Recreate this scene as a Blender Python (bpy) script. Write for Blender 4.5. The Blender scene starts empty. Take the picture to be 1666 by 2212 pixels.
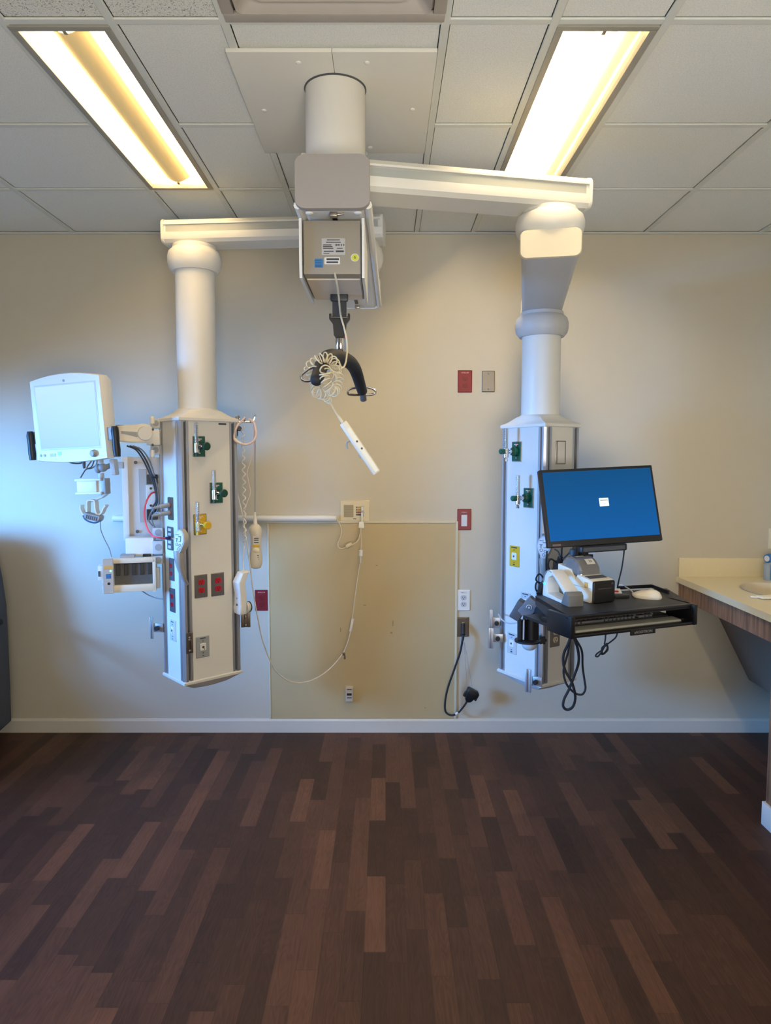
import bpy, bmesh, random
from math import *
from mathutils import Matrix, Vector
random.seed(7)
C = bpy.context.scene.collection
V = Vector
# ------------------------------------------------------------------ camera model (1666 x 2212 photograph)
F, TH, EYE = 1520.0, radians(4.38), 1.538
D, CEIL = 3.86, 2.732          # back wall distance, ceiling height
XL, XR, YB = -3.0, 2.17, -2.6  # left wall, right wall, rear wall

def ray(px, py):
    a, b = (px - 833) / F, (1106 - py) / F
    return V((a, cos(TH) + b * sin(TH), -sin(TH) + b * cos(TH)))

def P(px, py, Y):
    r = ray(px, py)
    return V((0, 0, EYE)) + r * (Y / r.y)

def PZ(px, py, z):
    r = ray(px, py)
    return V((0, 0, EYE)) + r * ((z - EYE) / r.z)

class Frame:
    """A vertical face: local x to the right seen from outside, local y into the surface, local z up."""
    def __init__(s, origin, ang=0.0):
        s.M = Matrix.Translation(V(origin)) @ Matrix.Rotation(ang, 4, 'Z')
        s.I = s.M.inverted()
    def px(s, px, py, out=0.0):
        o = s.I @ V((0, 0, EYE)); d = s.I.to_3x3() @ ray(px, py)
        p = o + d * ((-out - o.y) / d.y)
        return p.x, p.z
    def rect(s, x0, y0, x1, y1, out=0.0):
        xm, ym = (x0 + x1) / 2, (y0 + y1) / 2
        l, _ = s.px(x0, ym, out); r, _ = s.px(x1, ym, out)
        _, t = s.px(xm, y0, out); _, b = s.px(xm, y1, out)
        return (l + r) / 2, (t + b) / 2, r - l, t - b
    def w(s, x, out, z):
        return s.M @ V((x, -out, z))

# ------------------------------------------------------------------ materials
MATS = {}
def mat(name, col, rough=0.5, metal=0.0, emit=None, es=0.0, var=0.04, scale=30.0, bump=0.0, trans=0.0, alpha=1.0, coat=0.0):
    if name in MATS: return MATS[name]
    m = bpy.data.materials.new(name); m.use_nodes = True
    nt = m.node_tree; b = nt.nodes['Principled BSDF']
    c = [((v + .055) / 1.055) ** 2.4 if v > .04045 else v / 12.92 for v in [x / 255 for x in col]]
    tc = nt.nodes.new('ShaderNodeTexCoord')
    nz = nt.nodes.new('ShaderNodeTexNoise'); nz.inputs['Scale'].default_value = scale; nz.inputs['Detail'].default_value = 3
    nt.links.new(tc.outputs['Object'], nz.inputs['Vector'])
    mx = nt.nodes.new('ShaderNodeMix'); mx.data_type = 'RGBA'
    mx.inputs[6].default_value = [v * (1 - var) for v in c] + [1]
    mx.inputs[7].default_value = [min(1, v * (1 + var)) for v in c] + [1]
    nt.links.new(nz.outputs['Fac'], mx.inputs[0])
    nt.links.new(mx.outputs[2], b.inputs['Base Color'])
    b.inputs['Roughness'].default_value = rough; b.inputs['Metallic'].default_value = metal
    b.inputs['Transmission Weight'].default_value = trans; b.inputs['Alpha'].default_value = alpha
    b.inputs['Coat Weight'].default_value = coat
    if emit:
        e = [((v / 255 + .055) / 1.055) ** 2.4 for v in emit]
        b.inputs['Emission Color'].default_value = e + [1]; b.inputs['Emission Strength'].default_value = es
    if bump:
        bp = nt.nodes.new('ShaderNodeBump'); bp.inputs['Strength'].default_value = bump; bp.inputs['Distance'].default_value = .004
        n2 = nt.nodes.new('ShaderNodeTexNoise'); n2.inputs['Scale'].default_value = scale * 6; n2.inputs['Detail'].default_value = 4
        nt.links.new(tc.outputs['Object'], n2.inputs['Vector'])
        nt.links.new(n2.outputs['Fac'], bp.inputs['Height']); nt.links.new(bp.outputs['Normal'], b.inputs['Normal'])
    MATS[name] = m
    return m

WHITE = mat('white_enamel', (226, 224, 216), .38, var=.015)
WARMW = mat('warm_white_plastic', (222, 214, 194), .4, var=.02)
OFFW = mat('off_white_plastic', (214, 212, 204), .42, var=.02)
PANEL = mat('pylon_panel', (216, 213, 205), .45, var=.015, scale=60)
GREYP = mat('grey_plastic', (150, 152, 152), .45)
LGREY = mat('light_grey_plastic', (190, 192, 192), .45)
DGREY = mat('dark_grey_plastic', (74, 76, 80), .5)
BLACK = mat('black_plastic', (22, 22, 24), .45)
BLACKS = mat('black_satin', (14, 14, 16), .35)
RUBBER = mat('black_rubber', (26, 26, 28), .7)
ALU = mat('brushed_aluminium', (188, 188, 190), .38, .75, var=.03, scale=8)
STEEL = mat('stainless_plate', (150, 142, 132), .35, .85, var=.05)
CHROME = mat('chrome', (215, 215, 218), .12, 1.0, var=.01)
BRASS = mat('bronze_plate', (110, 98, 86), .4, .7, var=.05)
RED = mat('red_plate', (128, 22, 32), .4, var=.04)
REDS = mat('red_receptacle', (176, 22, 34), .4)
DRED = mat('dark_red_receptacle', (120, 12, 20), .45)
GREEN = mat('green_plate', (10, 84, 66), .35)
DGREEN = mat('dark_green_knob', (12, 62, 44), .4)
YELLOW = mat('yellow_plate', (206, 164, 20), .4)
YELK = mat('yellow_knob', (214, 170, 34), .4)
INK = mat('dark_print', (48, 48, 54), .6)
INKW = mat('white_print', (226, 196, 196), .6)
PAPER = mat('label_paper', (206, 204, 198), .6)
BEIGE = mat('beige_housing', (140, 131, 116), .45, var=.02)
GLASS = mat('clear_acrylic', (232, 238, 242), .06, trans=.85)
CREAM = mat('cream_cable', (206, 194, 164), .5)
WCORD = mat('white_cord', (220, 214, 204), .5)
GCORD = mat('grey_cord', (140, 140, 142), .5)
PINK = mat('coral_red_cable', (236, 84, 100), .45)
PINKC = mat('pale_pink_cord', (226, 200, 190), .5)
BLUEL = mat('blue_label', (40, 110, 160), .6)
YELL = mat('yellow_label', (196, 196, 60), .6)
ORANGE = mat('orange_label', (214, 164, 88), .6)
FABRIC = mat('charcoal_upholstery', (72, 75, 80), .85, var=.10, scale=120, bump=.3)
TUBEW = mat('lamp_tube_glow', (255, 244, 214), .5, emit=(255, 224, 172), es=34)
TUBER = mat('lamp_tube_bright', (255, 244, 214), .5, emit=(255, 228, 178), es=205)
TUBED = mat('lamp_tube_dim', (255, 244, 214), .5, emit=(255, 230, 184), es=3)
BASKET = mat('perforated_basket', (226, 200, 140), .6, emit=(238, 200, 128), es=.3)
BASKETR = mat('perforated_basket_bright', (240, 226, 190), .6, emit=(255, 236, 190), es=1.6)
REFL = mat('lamp_reflector', (236, 226, 200), .45)
GRID = mat('ceiling_grid_paint', (212, 214, 206), .5, var=.01)
TRIMW = mat('trim_paint', (206, 200, 186), .5, var=.02)
COUNTER = mat('cream_laminate', (222, 208, 172), .35, var=.025, scale=90)
SINKM = mat('cream_sink', (214, 198, 166), .25)

def wood_mat(name, c1, c2, sc):
    m = bpy.data.materials.new(name); m.use_nodes = True; nt = m.node_tree; b = nt.nodes['Principled BSDF']
    tc = nt.nodes.new('ShaderNodeTexCoord'); mp = nt.nodes.new('ShaderNodeMapping'); mp.inputs['Scale'].default_value = sc
    nz = nt.nodes.new('ShaderNodeTexNoise'); nz.inputs['Scale'].default_value = 1; nz.inputs['Detail'].default_value = 5
    cr = nt.nodes.new('ShaderNodeValToRGB')
    lin = lambda c: [((v / 255 + .055) / 1.055) ** 2.4 for v in c] + [1]
    cr.color_ramp.elements[0].position = .35; cr.color_ramp.elements[0].color = lin(c1)
    cr.color_ramp.elements[1].position = .65; cr.color_ramp.elements[1].color = lin(c2)
    nt.links.new(tc.outputs['Object'], mp.inputs['Vector']); nt.links.new(mp.outputs['Vector'], nz.inputs['Vector'])
    nt.links.new(nz.outputs['Fac'], cr.inputs['Fac']); nt.links.new(cr.outputs['Color'], b.inputs['Base Color'])
    b.inputs['Roughness'].default_value = .4
    return m
APRON = wood_mat('oak_laminate', (104, 74, 54), (150, 112, 84), (60, 60, 4))

def floor_mat():
    m = bpy.data.materials.new('wood_strip_floor'); m.use_nodes = True; nt = m.node_tree; N = nt.nodes; L = nt.links
    b = N['Principled BSDF']
    def math(op, a, c=None):
        n = N.new('ShaderNodeMath'); n.operation = op
        for i, v in enumerate((a, c)):
            if v is None: continue
            if isinstance(v, (int, float)): n.inputs[i].default_value = v
            else: L.new(v, n.inputs[i])
        return n.outputs[0]
    tc = N.new('ShaderNodeTexCoord'); sp = N.new('ShaderNodeSeparateXYZ'); L.new(tc.outputs['Object'], sp.inputs[0])
    x, y = sp.outputs[0], sp.outputs[1]
    strip = math('FLOOR', math('DIVIDE', x, .068))
    w1 = N.new('ShaderNodeTexWhiteNoise'); w1.noise_dimensions = '1D'; L.new(strip, w1.inputs['W'])
    yy = math('ADD', math('DIVIDE', y, .40), math('MULTIPLY', w1.outputs['Value'], 17.0))
    pid = math('FLOOR', yy)
    cb = N.new('ShaderNodeCombineXYZ'); L.new(strip, cb.inputs[0]); L.new(pid, cb.inputs[1])
    w2 = N.new('ShaderNodeTexWhiteNoise'); w2.noise_dimensions = '2D'; L.new(cb.outputs[0], w2.inputs['Vector'])
    cr = N.new('ShaderNodeValToRGB'); lin = lambda c: [((v / 255 + .055) / 1.055) ** 2.4 for v in c] + [1]
    e = cr.color_ramp.elements
    e[0].position = 0; e[0].color = lin((64, 45, 36)); e[1].position = 1; e[1].color = lin((108, 74, 55))
    for p, c in ((.35, (73, 51, 40)), (.65, (84, 58, 45)), (.9, (97, 67, 51))):
        k = e.new(p); k.color = lin(c)
    L.new(w2.outputs['Value'], cr.inputs[0])
    # grain: long streaks plus wavering growth rings, shifted for every plank
    off = math('MULTIPLY', w2.outputs['Value'], 37.0)
    gx = N.new('ShaderNodeCombineXYZ'); L.new(math('ADD', math('MULTIPLY', x, 130.0), off), gx.inputs[0]); L.new(math('MULTIPLY', y, 4.5), gx.inputs[1]); L.new(off, gx.inputs[2])
    n1 = N.new('ShaderNodeTexNoise'); n1.inputs['Scale'].default_value = 1; n1.inputs['Detail'].default_value = 4; L.new(gx.outputs[0], n1.inputs['Vector'])
    rx = N.new('ShaderNodeCombineXYZ'); L.new(math('ADD', math('MULTIPLY', x, 26.0), off), rx.inputs[0]); L.new(math('MULTIPLY', y, 3.2), rx.inputs[1]); L.new(off, rx.inputs[2])
    n3 = N.new('ShaderNodeTexNoise'); n3.inputs['Scale'].default_value = 1; n3.inputs['Detail'].default_value = 1; L.new(rx.outputs[0], n3.inputs['Vector'])
    ring = math('SINE', math('MULTIPLY', n3.outputs['Fac'], 75.0))
    n4 = N.new('ShaderNodeTexNoise'); n4.inputs['Scale'].default_value = 9; L.new(tc.outputs['Object'], n4.inputs['Vector'])
    g = math('ADD', math('ADD', math('MULTIPLY', n1.outputs['Fac'], .9), math('MULTIPLY', ring, .09)), math('MULTIPLY', n4.outputs['Fac'], .35))
    g = math('ADD', math('MULTIPLY', g, .8), .36)
    # seams
    fx = math('FRACT', math('DIVIDE', x, .068)); fy = math('FRACT', yy)
    sx = math('GREATER_THAN', fx, .03); sy = math('GREATER_THAN', fy, .006)
    g = math('MULTIPLY', g, math('ADD', math('MULTIPLY', math('MULTIPLY', sx, sy), .22), .78))
    vm = N.new('ShaderNodeVectorMath'); vm.operation = 'SCALE'; L.new(cr.outputs[0], vm.inputs[0]); L.new(g, vm.inputs['Scale'])
    L.new(vm.outputs[0], b.inputs['Base Color'])
    L.new(math('ADD', math('MULTIPLY', n1.outputs['Fac'], .2), .42), b.inputs['Roughness'])
    b.inputs['Specular IOR Level'].default_value = .22
    return m

def screen_mat(name, c_bot, c_top, es, z0, z1):
    """Lit display: a vertical gradient in the screen's own coordinates."""
    m = bpy.data.materials.new(name); m.use_nodes = True; nt = m.node_tree; N = nt.nodes; b = N['Principled BSDF']
    tc = N.new('ShaderNodeTexCoord'); sp = N.new('ShaderNodeSeparateXYZ'); nt.links.new(tc.outputs['Object'], sp.inputs[0])
    mr = N.new('ShaderNodeMapRange'); mr.inputs['From Min'].default_value = z0; mr.inputs['From Max'].default_value = z1
    nt.links.new(sp.outputs[2], mr.inputs['Value'])
    cr = N.new('ShaderNodeValToRGB'); lin = lambda c: [((v / 255 + .055) / 1.055) ** 2.4 for v in c] + [1]
    cr.color_ramp.elements[0].color = lin(c_bot); cr.color_ramp.elements[1].color = lin(c_top)
    nt.links.new(mr.outputs['Result'], cr.inputs[0]); nt.links.new(cr.outputs[0], b.inputs['Emission Color'])
    b.inputs['Emission Strength'].default_value = es; b.inputs['Base Color'].default_value = (.004, .004, .005, 1); b.inputs['Roughness'].default_value = .3; b.inputs['Specular IOR Level'].default_value = .12
    return m

def tile_mat(name, col, fissure=0.0):
    m = bpy.data.materials.new(name); m.use_nodes = True; nt = m.node_tree; N = nt.nodes; L = nt.links; b = N['Principled BSDF']
    lin = lambda c: [((v / 255 + .055) / 1.055) ** 2.4 for v in c] + [1]
    tc = N.new('ShaderNodeTexCoord'); nz = N.new('ShaderNodeTexNoise'); nz.inputs['Scale'].default_value = 260; nz.inputs['Detail'].default_value = 4
    L.new(tc.outputs['Object'], nz.inputs['Vector'])
    cr = N.new('ShaderNodeValToRGB'); e = cr.color_ramp.elements
    e[0].position = .3; e[0].color = lin([c * .93 for c in col]); e[1].position = .6; e[1].color = lin(col)
    L.new(nz.outputs['Fac'], cr.inputs[0]); out = cr.outputs[0]
    if fissure:
        n2 = N.new('ShaderNodeTexNoise'); n2.inputs['Scale'].default_value = 110; n2.inputs['Detail'].default_value = 2; n2.inputs['Distortion'].default_value = 2.5
        L.new(tc.outputs['Object'], n2.inputs['Vector'])
        c2 = N.new('ShaderNodeValToRGB'); c2.color_ramp.elements[0].position = .36; c2.color_ramp.elements[0].color = (.25, .25, .25, 1); c2.color_ramp.elements[1].position = .42
        L.new(n2.outputs['Fac'], c2.inputs[0])
        mx = N.new('ShaderNodeMix'); mx.data_type = 'RGBA'; mx.blend_type = 'MULTIPLY'; mx.inputs[0].default_value = 1
        L.new(out, mx.inputs[6]); L.new(c2.outputs[0], mx.inputs[7]); out = mx.outputs[2]
    L.new(out, b.inputs['Base Color']); b.inputs['Roughness'].default_value = .85
    bp = N.new('ShaderNodeBump'); bp.inputs['Strength'].default_value = .25; bp.inputs['Distance'].default_value = .003
    L.new(nz.outputs['Fac'], bp.inputs['Height']); L.new(bp.outputs['Normal'], b.inputs['Normal'])
    return m

# ------------------------------------------------------------------ mesh builder
def rrect(w, h, r, n=5):
    r = min(r, w / 2 - 1e-5, h / 2 - 1e-5)
    if r <= 1e-6: return [(-w / 2, -h / 2), (w / 2, -h / 2), (w / 2, h / 2), (-w / 2, h / 2)]
    pts = []
    for cx, cy, a0 in ((w / 2 - r, -h / 2 + r, -90), (w / 2 - r, h / 2 - r, 0), (-w / 2 + r, h / 2 - r, 90), (-w / 2 + r, -h / 2 + r, 180)):
        for k in range(n + 1):
            a = radians(a0 + 90 * k / n); pts.append((cx + r * cos(a), cy + r * sin(a)))
    return pts

def cr(pts, n=8):
    """Catmull-Rom sampling of a path."""
    p = [V(q) for q in pts]; out = []
    p = [p[0] * 2 - p[1]] + p + [p[-1] * 2 - p[-2]]
    for i in range(1, len(p) - 2):
        a, b, c, d = p[i - 1:i + 3]
        for k in range(n):
            t = k / n
            out.append(.5 * (2 * b + (c - a) * t + (2 * a - 5 * b + 4 * c - d) * t * t + (3 * b - a - 3 * c + d) * t ** 3))
    out.append(p[-2]); return out

class MB:
    def __init__(s, M=None):
        s.bm = bmesh.new(); s.M = M.copy() if M is not None else Matrix()
    def loft(s, loops, caps=True, closed=True):
        vs = [[s.bm.verts.new(s.M @ V(p)) for p in lp] for lp in loops]
        n = len(vs[0])
        for a, b in zip(vs, vs[1:]):
            for i in range(n if closed else n - 1):
                j = (i + 1) % n
                try: s.bm.faces.new((a[i], a[j], b[j], b[i]))
                except ValueError: pass
        if caps and closed:
            s.bm.faces.new(list(reversed(vs[0]))); s.bm.faces.new(vs[-1])
        return s
    def box(s, c, size, rot=None, b=0.0):
        """Box with bevelled edges about centre c."""
        t = bmesh.new(); bmesh.ops.create_cube(t, size=1)
        for v in t.verts: v.co = V((v.co.x * size[0], v.co.y * size[1], v.co.z * size[2]))
        if b: bmesh.ops.bevel(t, geom=t.edges[:], offset=min(b, min(size) * .45), segments=2, affect='EDGES', profile=.6)
        R = s.M @ Matrix.Translation(V(c)) @ (rot.to_4x4() if rot else Matrix())
        return s._add(t, R)
    def _add(s, t, R):
        mp = {v: s.bm.verts.new(R @ v.co) for v in t.verts}
        for f in t.faces:
            try: s.bm.faces.new([mp[v] for v in f.verts])
            except ValueError: pass
        t.free(); return s
    def plate(s, x, z, w, h, t, r=.003, y0=0.0, c=.0015):
        """Rounded plate in the local x-z plane standing out by t (towards -y) with a chamfered front edge."""
        L = lambda ww, hh, rr, y: [(x + a, y, z + b) for a, b in rrect(ww, hh, max(rr, .0003))]
        lp = [L(w, h, r, y0), L(w, h, r, y0 - t + c), L(w - 2 * c, h - 2 * c, r - c, y0 - t)]
        return s.loft([list(reversed(l)) for l in lp])
    def prism(s, poly, y0, y1):
        """Polygon in local x-z extruded along y."""
        return s.loft([[(a, y0, b) for a, b in poly], [(a, y1, b) for a, b in poly]])
    def vprism(s, poly, z0, z1):
        return s.loft([[(a, b, z0) for a, b in poly], [(a, b, z1) for a, b in poly]])
    def cyl(s, p0, p1, r0, r1=None, n=20, c=0.0):
        p0, p1 = V(p0), V(p1); r1 = r0 if r1 is None else r1
        d = (p1 - p0).normalized(); a = d.orthogonal().normalized(); b = d.cross(a)
        ring = lambda p, r: [p + (a * cos(2 * pi * k / n) + b * sin(2 * pi * k / n)) * r for k in range(n)]
        lp = [ring(p0, r0), ring(p1, r1)]
        if c: lp = [ring(p0, r0 - c), ring(p0 + d * c, r0), ring(p1 - d * c, r1), ring(p1, r1 - c)]
        return s.loft(lp)
    def lathe(s, prof, c=(0, 0, 0), n=40, axis=None):
        """prof: (radius, height) pairs about an axis through c (default z)."""
        c = V(c); d = V(axis).normalized() if axis else V((0, 0, 1))
        a = d.orthogonal().normalized() if axis else V((1, 0, 0)); b = d.cross(a)
        return s.loft([[c + d * h + (a * cos(2 * pi * k / n) + b * sin(2 * pi * k / n)) * max(r, 1e-4) for k in range(n)] for r, h in prof])
    def ball(s, c, r, sc=(1, 1, 1), n=20, m=12, rot=None):
        c = V(c); R = rot if rot else Matrix.Identity(3)
        lp = []
        for i in range(m + 1):
            t = -pi / 2 + pi * i / m; rr = max(cos(t), .01)
            lp.append([c + R @ V((r * sc[0] * rr * cos(2 * pi * k / n), r * sc[1] * rr * sin(2 * pi * k / n), r * sc[2] * sin(t))) for k in range(n)])
        return s.loft(lp)
    def tube(s, path, r, n=8, closed=False):
        p = [V(q) for q in path]; N = len(p); lp = []
        up = None
        for i in range(N):
            d = ((p[(i + 1) % N] - p[i - 1]) if closed else (p[min(i + 1, N - 1)] - p[max(i - 1, 0)]))
            d = d.normalized() if d.length > 1e-9 else V((0, 0, 1))
            up = d.orthogonal().normalized() if up is None else (up - d * up.dot(d))
            up = up.normalized() if up.length > 1e-6 else d.orthogonal().normalized()
            b = d.cross(up); rr = r[i] if isinstance(r, (list, tuple)) else r
            lp.append([p[i] + (up * cos(2 * pi * k / n) + b * sin(2 * pi * k / n)) * rr for k in range(n)])
        if closed: lp.append(lp[0]); return s.loft(lp, caps=False)
        return s.loft(lp)

ROOTM = {}
def root_of(o):
    while o.parent: o = o.parent
    return o
def obj(name, mb, m, parent=None, smooth=True, label=None, ang=35):
    me = bpy.data.meshes.new(name)
    bmesh.ops.remove_doubles(mb.bm, verts=mb.bm.verts[:], dist=1e-6)
    bmesh.ops.recalc_face_normals(mb.bm, faces=mb.bm.faces[:])
    if parent is not None: mb.bm.transform(ROOTM[root_of(parent).name].inverted())
    if smooth:
        for f in mb.bm.faces: f.smooth = True
        for e in mb.bm.edges:
            if len(e.link_faces) == 2 and e.calc_face_angle(0) > radians(ang): e.smooth = False
    mb.bm.to_mesh(me); mb.bm.free()
    for k in (m if isinstance(m, (list, tuple)) else [m]): me.materials.append(k)
    o = bpy.data.objects.new(name, me); C.objects.link(o)
    if parent is not None: o.parent = parent
    if label: o['label'] = label
    return o
def tag(o, label, cat, group=None):
    o['label'] = label; o['category'] = cat
    if group: o['group'] = group
    return o
def thing(name, loc, label, cat, group=None, M=None):
    o = bpy.data.objects.new(name, None); C.objects.link(o)
    o.empty_display_size = .05
    M = M if M is not None else Matrix.Translation(V(loc))
    o.matrix_world = M; ROOTM[o.name] = M.copy()
    return tag(o, label, cat, group)
def solo(name, mb, m, label, cat, group=None, loc=None):
    """A thing that is one mesh, its origin moved to loc."""
    if loc is not None: mb.bm.transform(Matrix.Translation(-V(loc)))
    o = obj(name, mb, m); 
    if loc is not None: o.location = V(loc)
    return tag(o, label, cat, group)
def struct(name, mb, m, smooth=False):
    o = obj(name, mb, m, smooth=smooth); o['kind'] = 'structure'; return o
def text(name, s, M, size, m, parent, align='CENTER', sx=1.0):
    cu = bpy.data.curves.new(name, 'FONT'); cu.body = s; cu.size = size; cu.align_x = align; cu.align_y = 'CENTER'; cu.extrude = .0002
    t = bpy.data.objects.new(name, cu); C.objects.link(t)
    me = bpy.data.meshes.new_from_object(t.evaluated_get(bpy.context.evaluated_depsgraph_get()))
    bpy.data.objects.remove(t); bpy.data.curves.remove(cu)
    mb = MB(); mb.bm.from_mesh(me); bpy.data.meshes.remove(me)
    mb.bm.transform(M @ Matrix.Rotation(pi / 2, 4, 'X') @ Matrix.Diagonal((sx, 1, 1, 1)))
    return obj(name, mb, m, parent, smooth=False)
def T(x, out, z): return Matrix.Translation((x, -out, z))

# ================================================================== SETTING
FLOORM = floor_mat()
struct('floor', MB().box(((XL + XR) / 2, (YB + D) / 2, -.03), (XR - XL + .2, D - YB + .2, .06)), FLOORM)
WALLM = mat('wall_paint', (197, 189, 170), .6, var=.012, scale=14, bump=.06)
struct('wall_back', MB().box(((XL + XR) / 2, D + .05, 1.45), (XR - XL + .2, .1, 2.9)), WALLM)
struct('wall_right', MB().box((XR + .05, (YB + D) / 2, 1.45), (.1, D - YB, 2.9)), WALLM)
struct('wall_rear', MB().box(((XL + XR) / 2, YB - .05, 1.45), (XR - XL + .2, .1, 2.9)), WALLM)
WY0, WY1, WZ0, WZ1 = .9, 3.3, .98, 1.80
w = MB()
w.box((XL - .05, (YB + WY0) / 2, 1.45), (.1, WY0 - YB, 2.9)); w.box((XL - .05, (WY1 + D) / 2, 1.45), (.1, D - WY1, 2.9))
w.box((XL - .05, (WY0 + WY1) / 2, WZ0 / 2), (.1, WY1 - WY0, WZ0)); w.box((XL - .05, (WY0 + WY1) / 2, (WZ1 + 2.9) / 2), (.1, WY1 - WY0, 2.9 - WZ1))
struct('wall_left', w, WALLM)
w = MB()
for y in (WY0 + .025, (WY0 + WY1) / 2, WY1 - .025): w.box((XL - .05, y, (WZ0 + WZ1) / 2), (.06, .05, WZ1 - WZ0))
for z in (WZ0 + .025, WZ1 - .025): w.box((XL - .05, (WY0 + WY1) / 2, z), (.06, WY1 - WY0, .05))
struct('window_1', w, TRIMW)
# baseboard: flat board with a lit bevel along its top
bb = MB(); pr = [(0, 0), (-.012, 0), (-.012, .066), (-.006, .076), (0, .078)]
bb.loft([[(x, D + a, b) for a, b in pr] for x in (XL, XR)])
struct('baseboard_back', bb, TRIMW)

# ceiling: tiles of 0.61 m between an exposed grid
TS = .6096; X0 = -1.663
TILE = tile_mat('ceiling_tile', (232, 233, 226)); TILEF = tile_mat('fissured_ceiling_tile', (228, 228, 220), 1.0)
lightsX = (-.908, .619); LY0, LY1 = 2.035, 3.245
xs = [X0 + TS * k for k in range(-3, 8)]
ys = [D - TS * k for k in range(0, 12)]
tiles = MB(); grid = MB(); tm = []
def hole(cx, cy):
    for lx in lightsX:
        if abs(cx - lx) < .16 and LY0 < cy < LY1: return True
    return False
cx_edges = sorted([XL] + [x for x in xs if XL < x < XR - .02] + [lightsX[0] + .1524, lightsX[1] - .1524, XR])
bars_y = []
for a, b in zip(cx_edges, cx_edges[1:]):
    for j in range(len(ys) - 1):
        y1, y0 = ys[j], max(ys[j + 1], YB)
        if hole((a + b) / 2, (y0 + y1) / 2): continue
        if abs((a + b) / 2 - (X0 + 2.5 * TS)) < .2 and j == 3: continue   # the air diffuser sits here
        g = .0148
        tiles.box(((a + b) / 2, (y0 + y1) / 2, CEIL + .022), (b - a - 2 * g, y1 - y0 - 2 * g, .03))
        tm.append(1 if (j == 3 and (a + b) / 2 < X0 + 2 * TS and (a+b)/2 > X0 + .2) else 0)
tiles.box(((XL + XR) / 2, (YB + D) / 2, CEIL + .18), (XR - XL + .2, D - YB + .2, .04)); tm.append(0)
ceil = struct('ceiling', tiles, [TILE, TILEF])
for i, k in enumerate(tm):
    for f in range(6): ceil.data.polygons[i * 6 + f].material_index = k
GW = .024
for x in cx_edges[1:-1]:
    isl = any(abs(abs(x - lx) - .1524) < .01 for lx in lightsX)
    grid.box((x, ((LY0 if isl else YB) + D) / 2 if not isl else (YB + D) / 2, CEIL + .004), (GW, D - YB, .008), b=.002)
for y in ys[1:]:
    for a, b in zip(cx_edges, cx_edges[1:]):
        if hole((a + b) / 2, y): continue
        grid.box(((a + b) / 2, y, CEIL + .0045), (b - a, GW, .007), b=.002)
struct('trim_1', grid, GRID)
struct('trim_2', MB().box(((XL + XR) / 2, D - .011, CEIL - .001), (XR - XL, .022, .006)), GRID)

# ------------------------------------------------------------------ ceiling lights
def ceiling_light(cx, label, tubem, tubem2, baskm):
    cy, w, l = (LY0 + LY1) / 2, .285, LY1 - LY0 - .02
    t = thing('ceiling_light', (cx, cy, CEIL), label, 'ceiling light', 'recessed ceiling lights')
    mb = MB()
    for s in (-1, 1):
        mb.box((cx + s * (w / 2 - .011), cy, CEIL + .006), (.022, l - .045, .02), b=.003); mb.box((cx, cy + s * (l / 2 - .011), CEIL + .006), (w, .022, .02), b=.003)
    obj('frame', mb, mat('fixture_frame', (150, 146, 134), .45), t)
    # curved reflector trough
    n = 16; iw = w - .044; lp = []
    for y in (cy - l / 2 + .02, cy + l / 2 - .02):
        lp.append([(cx - iw / 2 + iw * k / n, y, CEIL + .012 + .078 * sin(pi * k / n) ** .6) for k in range(n + 1)])
    mb = MB(); mb.loft(lp, caps=False, closed=False)
    for y in (cy - l / 2 + .02, cy + l / 2 - .02):
        q = [mb.bm.verts.new(V(p)) for p in [(cx - iw / 2 + iw * k / n, y, CEIL + .012 + .078 * sin(pi * k / n) ** .6) for k in range(n + 1)]]
        mb.bm.faces.new(q)
    obj('reflector', mb, REFL, t)
    bw = .105; lp = []
    for y in (cy - l / 2 + .055, cy + l / 2 - .055):
        lp.append([(cx - bw / 2 + bw * k / 10, y, CEIL + .034 - .024 * sin(pi * k / 10)) for k in range(11)])
    mb = MB(); mb.loft(lp, caps=False, closed=False)
    obj('perforated_basket', mb, baskm, t)
    for s in (-1, 1):
        obj('basket_clip', MB().box((cx, cy + s * (l / 2 - .045), CEIL + .012), (.012, .022, .012), b=.003), STEEL, t)
        obj('lamp_tube', MB().cyl((cx + s * .07, cy - l / 2 + .03, CEIL + .046), (cx + s * .07, cy + l / 2 - .03, CEIL + .046), .012, n=12), tubem if s < 0 else tubem2, t)
    return t
ceiling_light(lightsX[0], 'recessed two-tube ceiling light with dim tan basket, beside the plain left column', TUBEW, TUBEW, BASKET)
ceiling_light(lightsX[1], 'glaring white recessed ceiling light above the right boom arm', TUBER, TUBED, BASKETR)

# air diffuser at the top edge of the view
vx = X0 + 2.5 * TS; vy = D - 3.5 * TS
t = thing('ceiling_vent', (vx, vy, CEIL), 'square grey stepped air diffuser in the ceiling nearest the camera', 'air vent')
mb = MB()
for s in (-1, 1):
    mb.box((vx + s * .285, vy, CEIL + .004), (.034, .53, .014), b=.003); mb.box((vx, vy + s * .285, CEIL + .004), (.6, .034, .014), b=.003)
obj('frame', mb, mat('vent_paint', (168, 160, 150), .5), t)
for k, (w0, z) in enumerate(((.54, .0), (.42, -.004), (.30, -.008))):
    mb = MB(); lp = []
    for ww, zz in ((w0, .012 + z), (w0 - .02, -.006 + z), (w0 - .09, .03 + z), (w0 - .1, .05)):
        lp.append([(vx + a, vy + b, CEIL + zz) for a, b in rrect(ww, ww, .02)])
    mb.loft(lp, caps=False); obj('cone', mb, MATS['vent_paint'], t)
obj('duct_plate', MB().box((vx, vy, CEIL + .06), (.56, .56, .01)), MATS['vent_paint'], t)

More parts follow.
